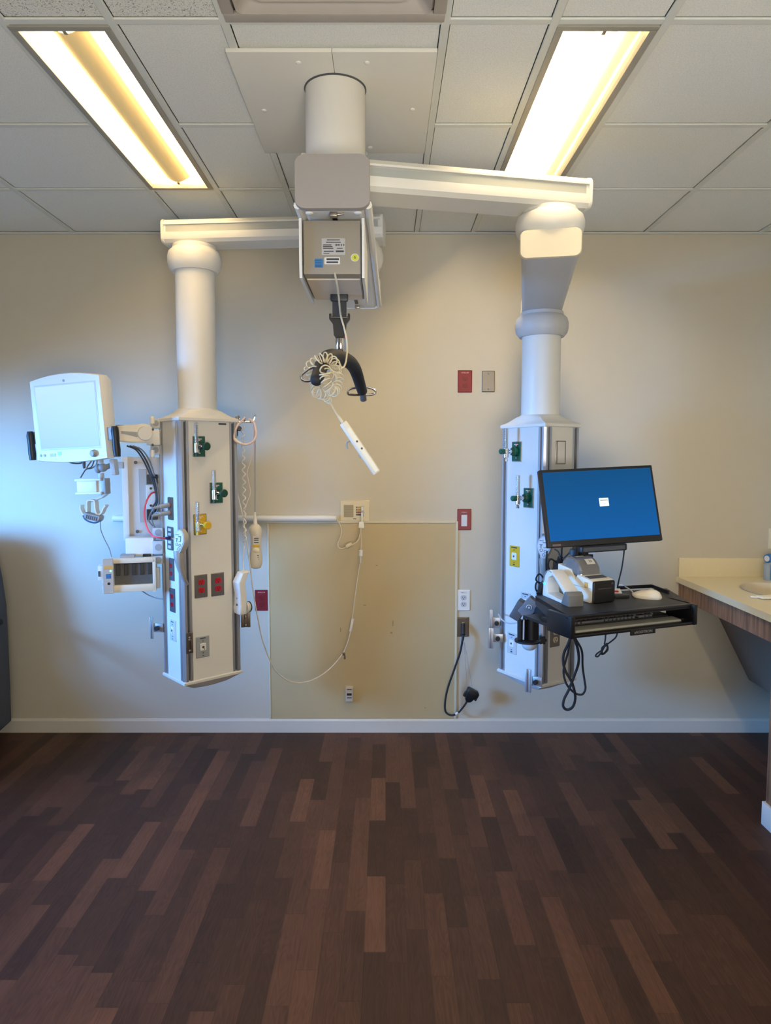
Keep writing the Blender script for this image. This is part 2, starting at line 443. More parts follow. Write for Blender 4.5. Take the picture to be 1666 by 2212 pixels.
# cover plate round the column (two halves with screws)
COLX, COLY, COLR = -.1616, 2.362, .096
t = thing('ceiling_cover_plate', (COLX, 2.5, CEIL), 'flat two-piece metal ceiling plate around the boom column', 'cover plate')
for s in (-1, 1):
    a, b = (-.468, -.1575) if s < 0 else (-.1565, .152)
    obj('half_plate', MB().box(((a + b) / 2, 2.494, CEIL - .006), (b - a, .685, .012), b=.002), mat('plate_paint', (220, 217, 206), .45, var=.01), t)
for px, py in ((645, 135), (793, 135), (571, 238), (891, 236), (800, 318)):
    q = PZ(px, py, CEIL - .012)
    obj('screw', MB().ball((q.x, q.y, q.z), .009, (1, 1, .6)), WHITE, t)

# ================================================================== BOOMS
def beam(mb, p0, p1, w, z0, z1, over=.1, groove=True):
    """Horizontal boom arm: extruded section with softened edges and a shallow side channel."""
    p0, p1 = V(p0), V(p1); d = (p1 - p0).normalized(); n = V((-d.y, d.x, 0)); h = z1 - z0
    g = .008
    sec = [(-w / 2 + .02, z0), (-w / 2 + .004, z0 + .012), (-w / 2, z0 + .025)]
    if groove: sec += [(-w / 2, z0 + h * .42), (-w / 2 + g, z0 + h * .43), (-w / 2 + g, z0 + h * .74), (-w / 2, z0 + h * .75)]
    sec += [(-w / 2, z1 - .018), (-w / 2 + .018, z1)]
    sec += [(-a, z) for a, z in reversed(sec)]
    a = p0 - d * over; b = p1 + d * over
    mb.loft([[(q.x + n.x * s, q.y + n.y * s, z) for s, z in sec] for q in (a, b)])
    return a, b, d, n

def end_cap(mb, p, d, n, w, z0, z1, t=.012):
    ring = lambda s, e: [tuple(p + n * a * s + V((0, 0, (z0 + z1) / 2 + b * s)) + d * e) for a, b in rrect(w + .004, z1 - z0 + .004, .022)]
    mb.loft([ring(1, 0), ring(1, t * .7), ring(.97, t)])

HUBP = lambda r, h: [(r * .62, h), (r * .8, h * .99), (r * .82, h * .86), (r * .95, h * .74), (r, h * .55), (r, h * .35), (r * .96, h * .16), (r * .84, 0), (r * .5, 0)]

# --- lift boom: column, beam, track
t = thing('lift_boom', (COLX, COLY, CEIL), 'thick white ceiling column carrying the short square-ended lift beam', 'ceiling lift boom')
LIFT = t
mb = MB(); mb.lathe([(COLR, CEIL), (COLR, 2.40), (COLR - .003, 2.392), (COLR - .02, 2.39)], (COLX, COLY, 0), n=56)
obj('column', mb, mat('column_enamel', (214, 210, 200), .5, var=.01), t)
obj('column_collar', MB().lathe([(COLR + .004, CEIL), (COLR + .004, CEIL - .014), (COLR, CEIL - .016)], (COLX, COLY, 0), n=56), DGREY, t)
obj('bolt', MB().ball((COLX + COLR, COLY, 2.52), .01), GREYP, t)
LZ0, LZ1, LW = 2.243, 2.387, .20
mb = MB()
A, B = V((-.150, 2.06, 0)), V((-.130, 3.385, 0))
a, b, d, n = beam(mb, A, B, LW - .01, LZ0, LZ1, 0, False)
obj('beam', mb, WHITE, t)
# near end cap: bulging-sided plate
bul = []
for a_, b_ in rrect(1, 1, .14, 6):
    bul.append((a_ * (LW + .012) * (1 + .045 * (1 - (2 * b_) ** 2) * 1.0 - .02), b_ * (LZ1 - LZ0 + .006)))
zc = (LZ0 + LZ1) / 2
for nm, q, dd, mm in (('end_cap', A, -d, mat('cap_enamel_shaded', (152, 145, 138), .5, var=.01)), ('end_cap', B, d, WHITE)):  # near cap is the same enamel, with its shade put into a darker colour
    ring = lambda s, e: [tuple(q + n * x * s + dd * e + V((0, 0, zc + z * s))) for x, z in bul]
    mb = MB(); mb.loft([ring(1, -.004), ring(1, .01), ring(.985, .016)]); obj(nm, mb, mm, t)
# side rail bead along the beam and track slot with end stops
sr = MB(); q0, q1 = A + n * (-LW / 2 - .0), B + n * (-LW / 2)
sr.tube([(q0.x, q0.y, LZ0 + .012), (q1.x, q1.y, LZ0 + .012)], .012)
q0, q1 = A + n * (LW / 2), B + n * (LW / 2); sr.tube([(q0.x, q0.y, LZ0 + .012), (q1.x, q1.y, LZ0 + .012)], .012)
obj('edge_bead', sr, WHITE, t)
mb = MB(); m0 = A + d * .03; m1 = B - d * .1
mb.box(((m0 + m1) / 2 + V((0, 0, LZ0 - .001))), (.014, (m1 - m0).length, .004), Matrix.Rotation(atan2(d.y, d.x) - pi / 2, 3, 'Z')); obj('track_slot', mb, BLACK, t)
for q in (A + d * .025, B - d * .06):
    mb = MB(); mb.box((q.x, q.y, LZ0 - .006), (.022, .02, .016), b=.003); mb.cyl((q.x + .01, q.y, LZ0 - .006), (q.x + .03, q.y, LZ0 - .004), .003); obj('end_stop', mb, STEEL, t)
for s in (-1, 1):
    q = A + d * .03 + n * s * .07
    obj('cap_screw', MB().ball((q.x, q.y, LZ0), .012, (1, 1, .4)), WHITE, t)

def pylon_faces(cx, cy, ang, wx, wy):
    Mx = Matrix.Translation((cx, cy, 0)) @ Matrix.Rotation(ang, 4, 'Z')
    fr = Frame(Mx @ V((0, -wy / 2, 0)), ang)
    lf = Frame(Mx @ V((-wx / 2, 0, 0)), ang - pi / 2)
    return Mx, fr, lf

def rect_loop(w, h, z, n=10, sq=1.0, r=.1):
    """Loop blending from a rectangle (sq=1) to a circle (sq=0)."""
    out = []
    N = n * 8
    for k in range(N):
        a = 2 * pi * k / N; c, s = cos(a), sin(a)
        m = max(abs(c), abs(s)); q = (c / m * w / 2, s / m * h / 2); o = (c * r, s * r)
        out.append((q[0] * sq + o[0] * (1 - sq), q[1] * sq + o[1] * (1 - sq), z))
    return out

def build_pylon(root, cx, cy, ang, wx, wy, z0, z1, tube_top, tr=.089):
    Mx, fr, lf = pylon_faces(cx, cy, ang, wx, wy)
    obj('drop_tube', MB().lathe([(tr, tube_top), (tr, z1 + .052)], (cx, cy, 0), n=48), WHITE, root)
    mb = MB(Mx); lp = [rect_loop(wx + .004, wy + .004, z1), rect_loop(wx + .012, wy + .012, z1 + .003), rect_loop(wx + .012, wy + .012, z1 + .014), rect_loop(wx + .004, wy + .004, z1 + .018)]
    for k in range(1, 9):
        f = k / 8; e = f ** .8
        lp.append(rect_loop((wx) * (1 - e) + 2 * (tr + .008) * e, wy * (1 - e) + 2 * (tr + .008) * e, z1 + .018 + .038 * sin(f * pi / 2) ** 1.0, sq=1 - e, r=tr + .008))
    lp.append(rect_loop(0, 0, z1 + .06, sq=0, r=tr + .002))
    mb.loft(lp); obj('top_cover', mb, WHITE, root, ang=25)
    mb = MB(Mx); lp = [rect_loop(wx + .006, wy + .006, z0), rect_loop(wx + .014, wy + .014, z0 - .004), rect_loop(wx + .014, wy + .014, z0 - .014)]
    for k in range(0, 7):
        f = k / 6
        lp.append(rect_loop(wx * (1 - .45 * f), wy * (1 - .45 * f), z0 - .016 - .036 * sin(f * pi / 2), sq=1 - .5 * f, r=min(wx, wy) * .4))
    mb.loft(lp); obj('bottom_cap', mb, mat('bottom_cap_plastic', (206, 204, 198), .5, var=.02), root, ang=25)
    # panels
    for nm, sx, sy, pw in (('front_panel', 0, -1, wx), ('rear_panel', 0, 1, wx), ('side_panel', -1, 0, wy), ('side_panel', 1, 0, wy)):
        mb = MB(Mx); th = .012
        if sy: mb.box((0, sy * (wy / 2 - th / 2), (z0 + z1) / 2), (pw - .08, th, z1 - z0))
        else: mb.box((sx * (wx / 2 - th / 2), 0, (z0 + z1) / 2), (th, pw - .08, z1 - z0))
        obj(nm, mb, PANEL, root)
    prof = [(-.042, 0), (-.030, 0), (-.028, -.008), (-.019, -.008), (-.017, 0.003), (-.006, .003), (.003, -.006), (.003, -.017), (-.008, -.019), (-.008, -.028), (0, -.030), (0, -.042), (-.042, -.042)]
    for sx in (-1, 1):
        for sy in (-1, 1):
            mb = MB(Mx); mb.vprism([(sx * (wx / 2 + a), sy * (wy / 2 + b)) for a, b in prof], z0, z1); obj('corner_rail', mb, ALU, root)
            mb = MB(Mx)
            for a, b, u, v in ((-.0235, -.0068, .009, .002), (-.0068, -.0235, .002, .009)):
                mb.box((sx * (wx / 2 + a), sy * (wy / 2 + b), (z0 + z1) / 2), (u, v, z1 - z0 - .01))
            obj('rail_channel', mb, DGREY, root)
    return Mx, fr, lf

# --- left boom
LP = (-.882, 3.33); LANG = radians(42)
t = thing('equipment_boom', (LP[0], LP[1], .46), 'left equipment boom, its pylon carrying yellow and green gas fittings under a horizontal arm', 'equipment boom', 'ceiling equipment booms')
LB = t
mb = MB(); H0, H1 = V((-.132, 3.27, 0)), V((LP[0], LP[1], 0))
a, b, d, n = beam(mb, H0, H1, .165, 2.512, 2.612, .115); obj('arm', mb, WHITE, t)
for q, dd in ((a, -d), (b, d)):
    mb = MB(); end_cap(mb, q, dd, n, .165, 2.512, 2.612); obj('arm_end_cap', mb, WHITE, t)
mb = MB()
for s in (-1, 1):
    q = (a + b) / 2 + n * s * .076
    mb.box((q.x, q.y, 2.512 + .0585), ((b - a).length - .02, .002, .028), Matrix.Rotation(atan2(d.y, d.x), 3, 'Z'))
obj('arm_channel', mb, mat('channel_grey', (168, 172, 168), .5), t)
obj('hub', MB().lathe([(r, 2.392 + h) for r, h in HUBP(.122, .12)], (LP[0], LP[1], 0), n=48), WHITE, t)
obj('hub', MB().lathe([(r, 2.386 + h) for r, h in HUBP(.122, .126)], (H0.x, H0.y, 0), n=48), WHITE, t)
LM, LF, LL = build_pylon(t, LP[0], LP[1], LANG, .29, .215, .513, 1.705, 2.40)

# --- right boom
RP = (.727, 3.33); RANG = radians(31.5)
t = thing('equipment_boom', (RP[0], RP[1], .46), 'right equipment boom, its pylon behind the blue computer screen', 'equipment boom', 'ceiling equipment booms')
RB = t
mb = MB(); K0, K1 = V((COLX, COLY, 0)), V((.572, 2.515, 0))
a, b, d, n = beam(mb, K0, K1, .165, 2.388, 2.486, .105); obj('arm', mb, WHITE, t)
for q, dd in ((a, -d), (b, d)):
    mb = MB(); end_cap(mb, q, dd, n, .165, 2.388, 2.486); obj('arm_end_cap', mb, WHITE, t)
mb = MB()
for s in (-1, 1):
    q = (a + b) / 2 + n * s * .076
    mb.box((q.x, q.y, 2.388 + .057), ((b - a).length - .02, .002, .028), Matrix.Rotation(atan2(d.y, d.x), 3, 'Z'))
obj('arm_channel', mb, MATS['channel_grey'], t)
obj('hub', MB().lathe([(r, 2.30 + h) for r, h in HUBP(.118, .092)], (K1.x, K1.y, 0), n=48), WHITE, t)
mb = MB(); K2 = V((RP[0], RP[1], 0))
FZ0, FZ1 = 2.212, 2.302
dd_ = (K2 - K1).normalized(); nn = V((-dd_.y, dd_.x, 0)); fa = K1 - dd_ * .085; fb = K2 + dd_ * .1
sec = lambda q, w_: [tuple(q + nn * x + V((0, 0, (FZ0 + FZ1) / 2 + z))) for x, z in rrect(w_, FZ1 - FZ0, .02)]
mb.loft([sec(fa, .195), sec(fb, .185)]); obj('forearm', mb, mat('forearm_enamel', (200, 200, 198), .45, var=.01), t)
mb = MB(); end_cap(mb, fa, -dd_, nn, .2, FZ0, FZ1, .014); obj('arm_end_cap', mb, WARMW, t)
mb = MB(); end_cap(mb, fb, dd_, nn, .19, FZ0, FZ1, .014); obj('arm_end_cap', mb, WARMW, t)
obj('hub', MB().lathe([(r, 2.098 + h) for r, h in HUBP(.122, .114)], (RP[0], RP[1], 0), n=48), mat('hub_grey', (190, 190, 188), .45), t)
RM, RF, RL = build_pylon(t, RP[0], RP[1], RANG, .215, .29, .505, 1.678, 2.11)

# ---------------------------------------------------------------- outlet plates (on a face)
def receptacle(fr, x, z, m, parent, out, sz=.017):
    mb = MB(fr.M); n = 20; pts = []
    for k in range(n):
        a = 2 * pi * k / n; pts.append((x + sz * cos(a), z + max(-.82 * sz, min(.82 * sz, sz * sin(a)))))
    mb.prism(pts, -out, -out - .002)
    o = obj('receptacle', mb, m, parent)
    mb = MB(fr.M)
    for s in (-1, 1): mb.box((x + s * .0055, -out - .0023, z + .003), (.0022, .001, .008))
    mb.cyl((x, -out - .002, z - .007), (x, -out - .003, z - .007), .0028, n=10)
    obj('slot', mb, BLACK, o)
    return o
def duplex(fr, px, root, pm, rm, own=None, split=.020, name='duplex_outlet', recs=True):
    x, z, w_, h_ = fr.rect(*px)
    mb = MB(fr.M); mb.plate(x, z, w_, h_, .005, .003, c=.003)
    o = obj(name, mb, pm, root)
    if recs:
        for s in (1, -1): receptacle(fr, x, z + s * split * h_ / .115, rm, o, .005, min(.017, w_ * .24))
    return o, x, z, w_, h_
# left pylon, front face
duplex(LF, (420, 1241, 448, 1291), LB, STEEL, REDS)
duplex(LF, (456, 1237, 484, 1287), LB, STEEL, REDS)
def data_jack(fr, px, root, pm, im):
    o, x, z, w_, h_ = duplex(fr, px, root, pm, None, recs=False, name='data_outlet')
    mb = MB(fr.M); mb.plate(x, z, w_ * .46, h_ * .34, .004, .003, y0=-.004); k = obj('insert', mb, im, o)
    mb = MB(fr.M); mb.cyl((x, -.008, z), (x, -.0095, z), .006, n=12); mb.cyl((x + .006, -.008, z - .01), (x + .006, -.0095, z - .01), .0025, n=8); obj('jack', mb, DGREY, k)
    mb = MB(fr.M); mb.box((x, -.0052, z + h_ * .41), (w_ * .42, .0008, .004))
    for s in (.28, -.28, -.4): mb.box((x, -.0052, z + h_ * s), (.006, .0008, .004))
    obj('marking', mb, INK, o)
data_jack(LF, (423, 1374, 452, 1420), LB, GREYP, OFFW)
# small print plate at the top of the front panel
x, z, w_, h_ = LF.rect(472, 914, 489, 918); obj('maker_plate', MB(LF.M).plate(x, z, w_, max(h_, .006), .002), DGREY, LB)
# left pylon, left face modules
duplex(LL, (364, 1074, 375, 1123), LB, BRASS, mat('terracotta_receptacle', (160, 70, 50), .5))
duplex(LL, (367, 1206, 377, 1254), LB, DGREY, REDS)
duplex(LL, (368, 1271, 379, 1322), LB, DGREY, REDS)
data_jack(LL, (369, 1339, 381, 1384), LB, LGREY, WHITE)
for y in ((1138, 1160), (1164, 1188)):
    x, z, w_, h_ = LL.rect(363, y[0], 375, y[1]); o = obj('network_jack', MB(LL.M).plate(x, z, w_, h_, .005), DGREY, LB)
    mb = MB(LL.M)
    for s in (-.22, .22): mb.box((x, -.0055, z + h_ * s), (w_ * .5, .002, h_ * .25))
    obj('port', mb, LGREY, o)

# ---------------------------------------------------------------- gas outlets and flowmeters
def gas_plate(fr, px, root, m, extra=None):
    x, z, w_, h_ = fr.rect(*px)
    o = obj('gas_outlet', MB(fr.M).plate(x, z, w_, h_, .004, .003), STEEL, root)
    obj('cover', MB(fr.M).plate(x, z, w_ * .9, h_ * .93, .003, .003, y0=-.003), m, o)
    mb = MB(fr.M)
    for s in (.36, .3, -.32): mb.box((x, -.0065, z + h_ * s), (w_ * (.4 if s > .35 else .12), .0008, .004))
    obj('marking', mb, INKW, o)
    return x, z, w_, h_
def flowmeter(fr, x, z, label, km, tdx, tout, order, dz=0.0):
    """Clear graduated tube on a chrome body with coloured knobs, plugged into a gas outlet at (x, z)."""
    p = fr.w(x, 0, z)
    t = thing('flowmeter', p, label, 'flowmeter', 'flowmeters plugged into the gas outlets')
    M = fr.M
    tx = x + tdx
    obj('tube', MB(M).cyl((tx, -tout, z + .012), (tx, -tout, z + .105), .0088, n=20, c=.002), GLASS, t)
    mb = MB(M)
    for k in range(9): mb.box((tx, -tout - .0088, z + .03 + k * .008), (.006 if k % 2 else .009, .0006, .0012))
    obj('scale', mb, INK, t)
    obj('float_rod', MB(M).cyl((tx, -tout, z + .01), (tx, -tout, z + .1), .0022, n=8), LGREY, t)
    obj('body', MB(M).cyl((tx, -tout, z - .03), (tx, -tout, z + .016), .0115, n=18, c=.003), CHROME, t)
    obj('outlet_fitting', MB(M).cyl((tx, -tout, z - .045), (tx, -tout, z - .028), .008, .0055, n=14), km if order == 'side' else CHROME, t)
    if order == 'side':   # tube beside the outlet, knob standing out of it
        obj('stem', MB(M).cyl((tx, -tout, z), (x + .002, -.03, z), .008, n=14).cyl((x + .002, -.006, z), (x + .002, -.05, z), .0095, n=14), CHROME, t)
        obj('connector', MB(M).cyl((x - .004, -.004, z), (x - .004, -.022, z), .02, n=8, c=.002), km, t)
        obj('knob', MB(M).cyl((x + .002, -.048, z), (x + .002, -.076, z), .014, .0185, n=18, c=.003), km, t)
    else:                 # everything in line outwards
        obj('connector', MB(M).cyl((x, -.006, z), (x, -.03, z), .021, n=8, c=.002), km, t)
        obj('stem', MB(M).cyl((x, -.028, z), (x, -tout, z), .0075, n=14).cyl((x, -.04, z), (x, -.052, z), .0105, n=6), CHROME, t)
        obj('knob', MB(M).cyl((x, -tout - .008, z), (x, -tout - .016, z), .006, n=12).cyl((x, -tout - .014, z), (x, -tout - .036, z), .0125, n=14, c=.003), km, t)
    return t
for px, m, km, lab in (((416, 942, 443, 987), GREEN, DGREEN, 'flowmeter with dark green knob in the topmost gas outlet of the left pylon'),
                       ((453, 1042, 481, 1087), GREEN, DGREEN, 'flowmeter with dark green knob in the middle, right-hand outlet of the left pylon'),
                       ((418, 1110, 446, 1155), YELLOW, YELK, 'flowmeter with yellow knob in the yellow gas outlet')):
    x, z, w_, h_ = gas_plate(LF, px, LB, m)
    flowmeter(LF, x, z, lab, km, -.026, .03, 'side')
for px, lab in (((1107, 954, 1128, 997), 'upper flowmeter with green knob on the right pylon'), ((1132, 1054, 1154, 1097), 'lower flowmeter with green knob on the right pylon')):
    x, z, w_, h_ = gas_plate(RL, px, RB, GREEN)
    flowmeter(RL, x, z, lab, GREEN, 0, .068, 'line')
# right pylon, left face: yellow data plate, data outlets
def ydata(fr, px, root, pm):
    o, x, z, w_, h_ = duplex(fr, px, root, pm, None, recs=False, name='data_outlet')
    k = obj('insert', MB(fr.M).plate(x, z, w_ * .5, h_ * .34, .003, .004, y0=-.004), WHITE, o)
    obj('jack', MB(fr.M).cyl((x, -.007, z), (x, -.0085, z), .005, n=12), DGREY, k)
    mb = MB(fr.M); mb.box((x, -.0052, z + h_ * .42), (w_ * .6, .0008, .005))
    for s in (.3, -.3): mb.box((x, -.0052, z + h_ * s), (.008, .0008, .003))
    mb.box((x, -.0052, z - h_ * .4), (.012, .0008, .006)); obj('marking', mb, INK, o)
ydata(RL, (1102, 1179, 1123, 1224), RB, YELLOW)
ydata(RL, (1126, 1280, 1147, 1322), RB, LGREY)
ydata(RL, (1097, 1367, 1117, 1412), RB, LGREY)
# right pylon, right face
x, z, w_, h_ = RF.rect(1200, 952, 1222, 1003); o = obj('blank_cover', MB(RF.M).plate(x, z, w_, h_, .004, .003, c=.002), STEEL, RB)
obj('recess', MB(RF.M).plate(x + .001, z, w_ * .72, h_ * .9, .0015, .002, y0=-.004), PANEL, o)
duplex(RF, (1188, 1349, 1209, 1397), RB, mat('grey_outlet_plate', (112, 106, 102), .45), mat('ivory_receptacle', (206, 190, 160), .5))
duplex(RF, (1195, 1210, 1214, 1250), RB, MATS['grey_outlet_plate'], MATS['ivory_receptacle'])

# boom grips with brake keys
def grip(fr, head_px, neck_px, root, Y):
    cx_, cy_ = head_px
    c = P(cx_, cy_, Y); R = Matrix.Rotation(radians(-32), 3, 'Z') @ Matrix.Rotation(radians(-6), 3, 'X')
    mb = MB(); pts = []
    M = Matrix.Translation(c) @ R.to_4x4()
    hm = MB(M); lp = []
    egg = [(.034 * cos(a) * (1 - .22 * sin(a) * -1 * .9 if sin(a) < 0 else 1) * (1.0 if sin(a) > 0 else (1 - .35 * abs(sin(a)))), .056 * sin(a)) for a in [2 * pi * k / 32 for k in range(32)]]
    for s, y in ((.80, .034), (1, .022), (1, .006), (.93, 0)): lp.append([(a * s, y, b * s) for a, b in egg])
    hm.loft(lp); head = obj('grip', hm, mat('grip_grey', (168, 166, 162), .4), root)
    km = MB(M); km.loft([[(a * .84, -.0005, b * .84 + .002) for a, b in egg], [(a * .8, -.0025, b * .8 + .002) for a, b in egg]]); obj('key_face', km, mat('key_face_grey', (196, 196, 194), .5), head)
    ic = MB(M)
    for x, z, w2, h2 in ((-.01, .03, .02, .002), (.012, .012, .003, .022), (.004, .022, .016, .003), (-.012, .012, .014, .003), (-.012, .004, .003, .012), (.006, .0, .012, .002)): ic.box((x, -.003, z), (w2, .001, h2))
    for x, z in ((-.01, -.012), (.008, -.016), (.002, -.032)):
        ic.tube([(x + .006 * cos(2 * pi * k / 14), -.003, z + .006 * sin(2 * pi * k / 14)) for k in range(14)], .0009, 5, closed=True)
    obj('key_icons', ic, INK, head)
    path = cr([P(a, b, Y + e) for a, b, e in neck_px], 6); k = len(path)
    obj('handle_bar', MB().tube(path, [.017 + .006 * cos(pi * i / k) - .004 * i / k for i in range(k)], 14), mat('handle_grey', (150, 146, 140), .4), root)
grip(LL, (387, 1170), [(386, 1190, .015), (387, 1208, .012), (391, 1230, .02), (398, 1250, .035), (405, 1262, .06)], LB, 3.06)
grip(RL, (1175, 1183), [(1176, 1206, .015), (1176, 1225, .012), (1176, 1245, .02), (1178, 1262, .04), (1182, 1274, .06)], RB, 3.07)

# rail clamps and accessory bars
def clamp(name, label, p, ang, size, m, bar=True, knob=True):
    M = Matrix.Translation(p) @ Matrix.Rotation(ang, 4, 'Z')
    t = thing(name, p, label, 'rail clamp', 'rail clamps on the pylons', M=M)
    w2, h2 = size
    pl = MB(M)
    pl.box((0, 0, 0), (w2 * .35, .006, h2), b=.001)
    for s in (-1, 1): pl.box((s * w2 * .3, -.006, 0), (w2 * .3, .006, h2), b=.001)
    obj('rail_plate', pl, m, t)
    if knob:
        obj('bracket', MB(M).box((w2 * .5 + .022, .006, 0), (.046, .012, h2 * .4), b=.002), ALU, t)
        obj('screw_knob', MB(M).cyl((w2 * .5 + .02, -.002, 0), (w2 * .5 + .02, -.018, 0), .011, n=14, c=.002), BLACK, t)
    else:
        mb = MB(M)
        for z in (.28, .18, -.36): mb.ball((0, -.011, z * h2), .006, (1, .5, 1))
        obj('screw', mb, STEEL, t)
    return t
q = P(329, 1356, 3.3); clamp('rail_clamp', 'small aluminium rail clamp at the lower left edge of the left pylon', q, radians(-8), (.016, .105), ALU)
q = P(408, 1389, 3.09); clamp('rail_clamp', 'bronze rail bracket beside the lower data outlet of the left pylon', q, LANG, (.036, .092), BRASS, knob=False)
q = P(531, 1338, 3.40); clamp('rail_clamp', 'bronze rail bracket under the white handset on the left pylon', q, radians(10), (.05, .075), BRASS, knob=False)
q = P(1061, 1345, 3.40); clamp('rail_clamp', 'upper aluminium rail clamp at the left edge of the right pylon', q, radians(-10), (.016, .13), ALU)
q = P(1061, 1378, 3.36); clamp('rail_clamp', 'lower aluminium rail clamp at the left edge of the right pylon', q, radians(-10), (.026, .1), ALU)
q = P(1142, 1470, 3.06); clamp('rail_clamp', 'aluminium rail clamp at the bottom front corner of the right pylon', q, radians(-30), (.03, .105), ALU)
# ================================================================== PATIENT LIFT MOTOR
HX, HY = -.156, 2.26       # housing centre
t = thing('lift_motor', (HX, HY, 2.07), 'beige patient lift motor hanging under the lift beam', 'lift motor')
MOT = t
zt, zb, yf, yb = 2.228, 2.074, 2.105, 2.43
hw = .084
mb = MB(); mb.box((HX, (yf + yb) / 2, (zt + zb) / 2), (2 * hw, yb - yf, zt - zb), b=.004); obj('housing', mb, BEIGE, t)
obj('base_plate', MB().box((HX, (yf + yb) / 2 + .02, zb + .002), (2 * hw - .01, yb - yf - .06, .012)), mat('base_plate_warm', (206, 192, 172), .5), t)
for s in (-1, 1):
    x = HX + s * (hw + .007)
    poly = [(yf - .012, zt + .002), (yf - .012, zb + .04), (yf - .004, zb - .012), (yb + .03, zb - .012), (yb + .03, zt + .002)]
    mb = MB(); mb.loft([[(x - s * .004, a, b) for a, b in poly], [(x + s * .004, a, b) for a, b in poly]]); obj('side_plate', mb, OFFW, t)
MFr = Frame((0, yf, 0))
def sticker(px, m, nm, rr=.002, k=.0012):
    x, z, w_, h_ = MFr.rect(*px); return obj(nm, MB(MFr.M).plate(x, z, w_, h_, k, rr, c=.0003), m, t), x, z, w_, h_
o, x, z, w_, h_ = sticker((695, 515, 746, 551), mat('silver_label', (168, 166, 160), .5), 'type_label')
ln = MB(MFr.M)
for a, b, c_, d_ in ((0, .40, .55, .06), (0, .26, .62, .05), (-.26, .10, .36, .05), (-.24, .0, .4, .05), (-.22, -.1, .44, .05), (-.2, -.28, .42, .06), (-.3, -.4, .25, .04), (.12, .10, .07, .09), (.22, .1, .1, .07), (.34, .1, .05, .09), (.44, .1, .04, .09), (.27, -.1, .24, .04), (.27, -.28, .34, .1)):
    ln.box((x + a * w_, -.0014, z + b * h_), (c_ * w_, .0004, d_ * h_))
obj('marking', ln, INK, o)
o, x, z, w_, h_ = sticker((680, 559, 698, 578), BLUEL, 'blue_label')
ln = MB(MFr.M)
for b in (.3, .05, -.25, -.4): ln.box((x - .001, -.0014, z + b * h_), (w_ * .75, .0004, h_ * .07))
obj('marking', ln, mat('navy_print', (30, 70, 110), .6), o)
o, x, z, w_, h_ = sticker((701, 556, 735, 571), PAPER, 'barcode_label')
ln = MB(MFr.M)
ln.box((x + .0015, -.0014, z + h_ * .22), (w_ * .8, .0004, h_ * .28)); ln.box((x, -.0014, z - h_ * .22), (w_ * .74, .0004, h_ * .25)); obj('marking', ln, INK, o)
o, x, z, w_, h_ = sticker((758, 548, 776, 565), PAPER, 'round_label', .2)
o2 = obj('green_disc', MB(MFr.M).plate(x, z, w_ * .84, h_ * .84, .0008, .2, y0=-.001, c=.0002), YELL, o)
text('lettering', '6', MFr.M @ T(x, .0022, z), h_ * .55, INK, o2)
# strap, clasp, buckle and swivel
SY = 2.345; SX = -.1575
tp = lambda px, py: P(px, py, SY)
obj('strap_guide', MB().box((tp(733, 601)), (.046, .05, .05), b=.003), GREYP, t)
mb = MB(); q = tp(733, 616); mb.box(q, (.064, .03, .006), b=.002); mb.box((q.x, q.y, q.z - .028), (.05, .012, .05), b=.003); mb.box((q.x, q.y, tp(733, 638).z), (.058, .018, .04), b=.006); obj('clasp', mb, BLACK, t)
q = tp(733, 650); q2 = tp(734, 690); mb = MB(); mb.box((q + q2) / 2, (.046, .006, (q - q2).length), b=.001); obj('strap', mb, mat('webbing', (60, 58, 56), .8), t)
q = tp(734, 687); mb = MB()
mb.loft([[tuple(q + V((a, y, b))) for a, b in [(-.034, .012), (-.034, -.004), (-.022, -.02), (-.019, -.056), (-.012, -.066), (.012, -.066), (.019, -.056), (.022, -.02), (.034, -.004), (.034, .012), (.027, .014), (.026, .004), (-.026, .004), (-.027, .014)]] for y in (-.008, .008)])
obj('buckle', mb, BLACKS, t)
obj('buckle_pin', MB().cyl(q + V((-.028, -.009, .0)), q + V((.028, -.009, .0)), .0025, n=10), CHROME, t)

# sling bar on its chrome swivel
top = tp(736, 722); bc = tp(738, 772)
t = thing('sling_bar', bc, 'black curved sling bar with wire hooks under the lift motor', 'sling bar')
mb = MB(); mb.cyl(top + V((-.006, 0, .004)), tp(736, 745), .007); mb.cyl(top + V((.009, 0, .0)), tp(742, 745), .005); obj('shackle', mb, CHROME, t)
obj('swivel', MB().lathe([(.012, .034), (.0175, .03), (.0175, -.004), (.013, -.012)], tp(736, 752), n=20), CHROME, t)
obj('release_button', MB().cyl(tp(744, 737), tp(744, 727), .006), REDS, t)
e0, e1 = P(684, 820, 2.06), P(783, 846, 2.62)
m0 = P(703, 776, 2.18); mid = P(733, 772, 2.345); m1 = P(764, 792, 2.50)
path = cr([e0, m0, mid, m1, e1], 10); k = len(path)
obj('bar', MB().tube(path, [.0185 + .006 * sin(pi * i / (k - 1)) for i in range(k)], 16), RUBBER, t)
for e, pp in ((e0, [(684, 808), (655, 806), (650, 816), (656, 824), (684, 824), (690, 796), (676, 793), (660, 806)]), (e1, None)):
    if pp: pts = [P(a, b, 2.09) for a, b in [(690, 818), (664, 823), (653, 820), (651, 812), (660, 803), (676, 793), (690, 796), (697, 806)]]
    else: pts = [P(a, b, 2.63) for a, b in [(783, 853), (763, 853), (752, 851), (754, 842), (768, 838), (780, 838), (796, 837), (810, 843), (810, 850), (798, 853)]]
    obj('wire_hook', MB().tube(cr(pts + [pts[0]], 6)[:-1], .0042, 8, closed=True), CHROME, t)
obj('end_cap', MB().ball(e0, .0185, n=16, m=10), RUBBER, t)
obj('end_stem', MB().cyl(e1 + V((0, 0, .005)), e1 + V((.004, .02, -.032)), .011, .012, c=.003), DGREY, t)

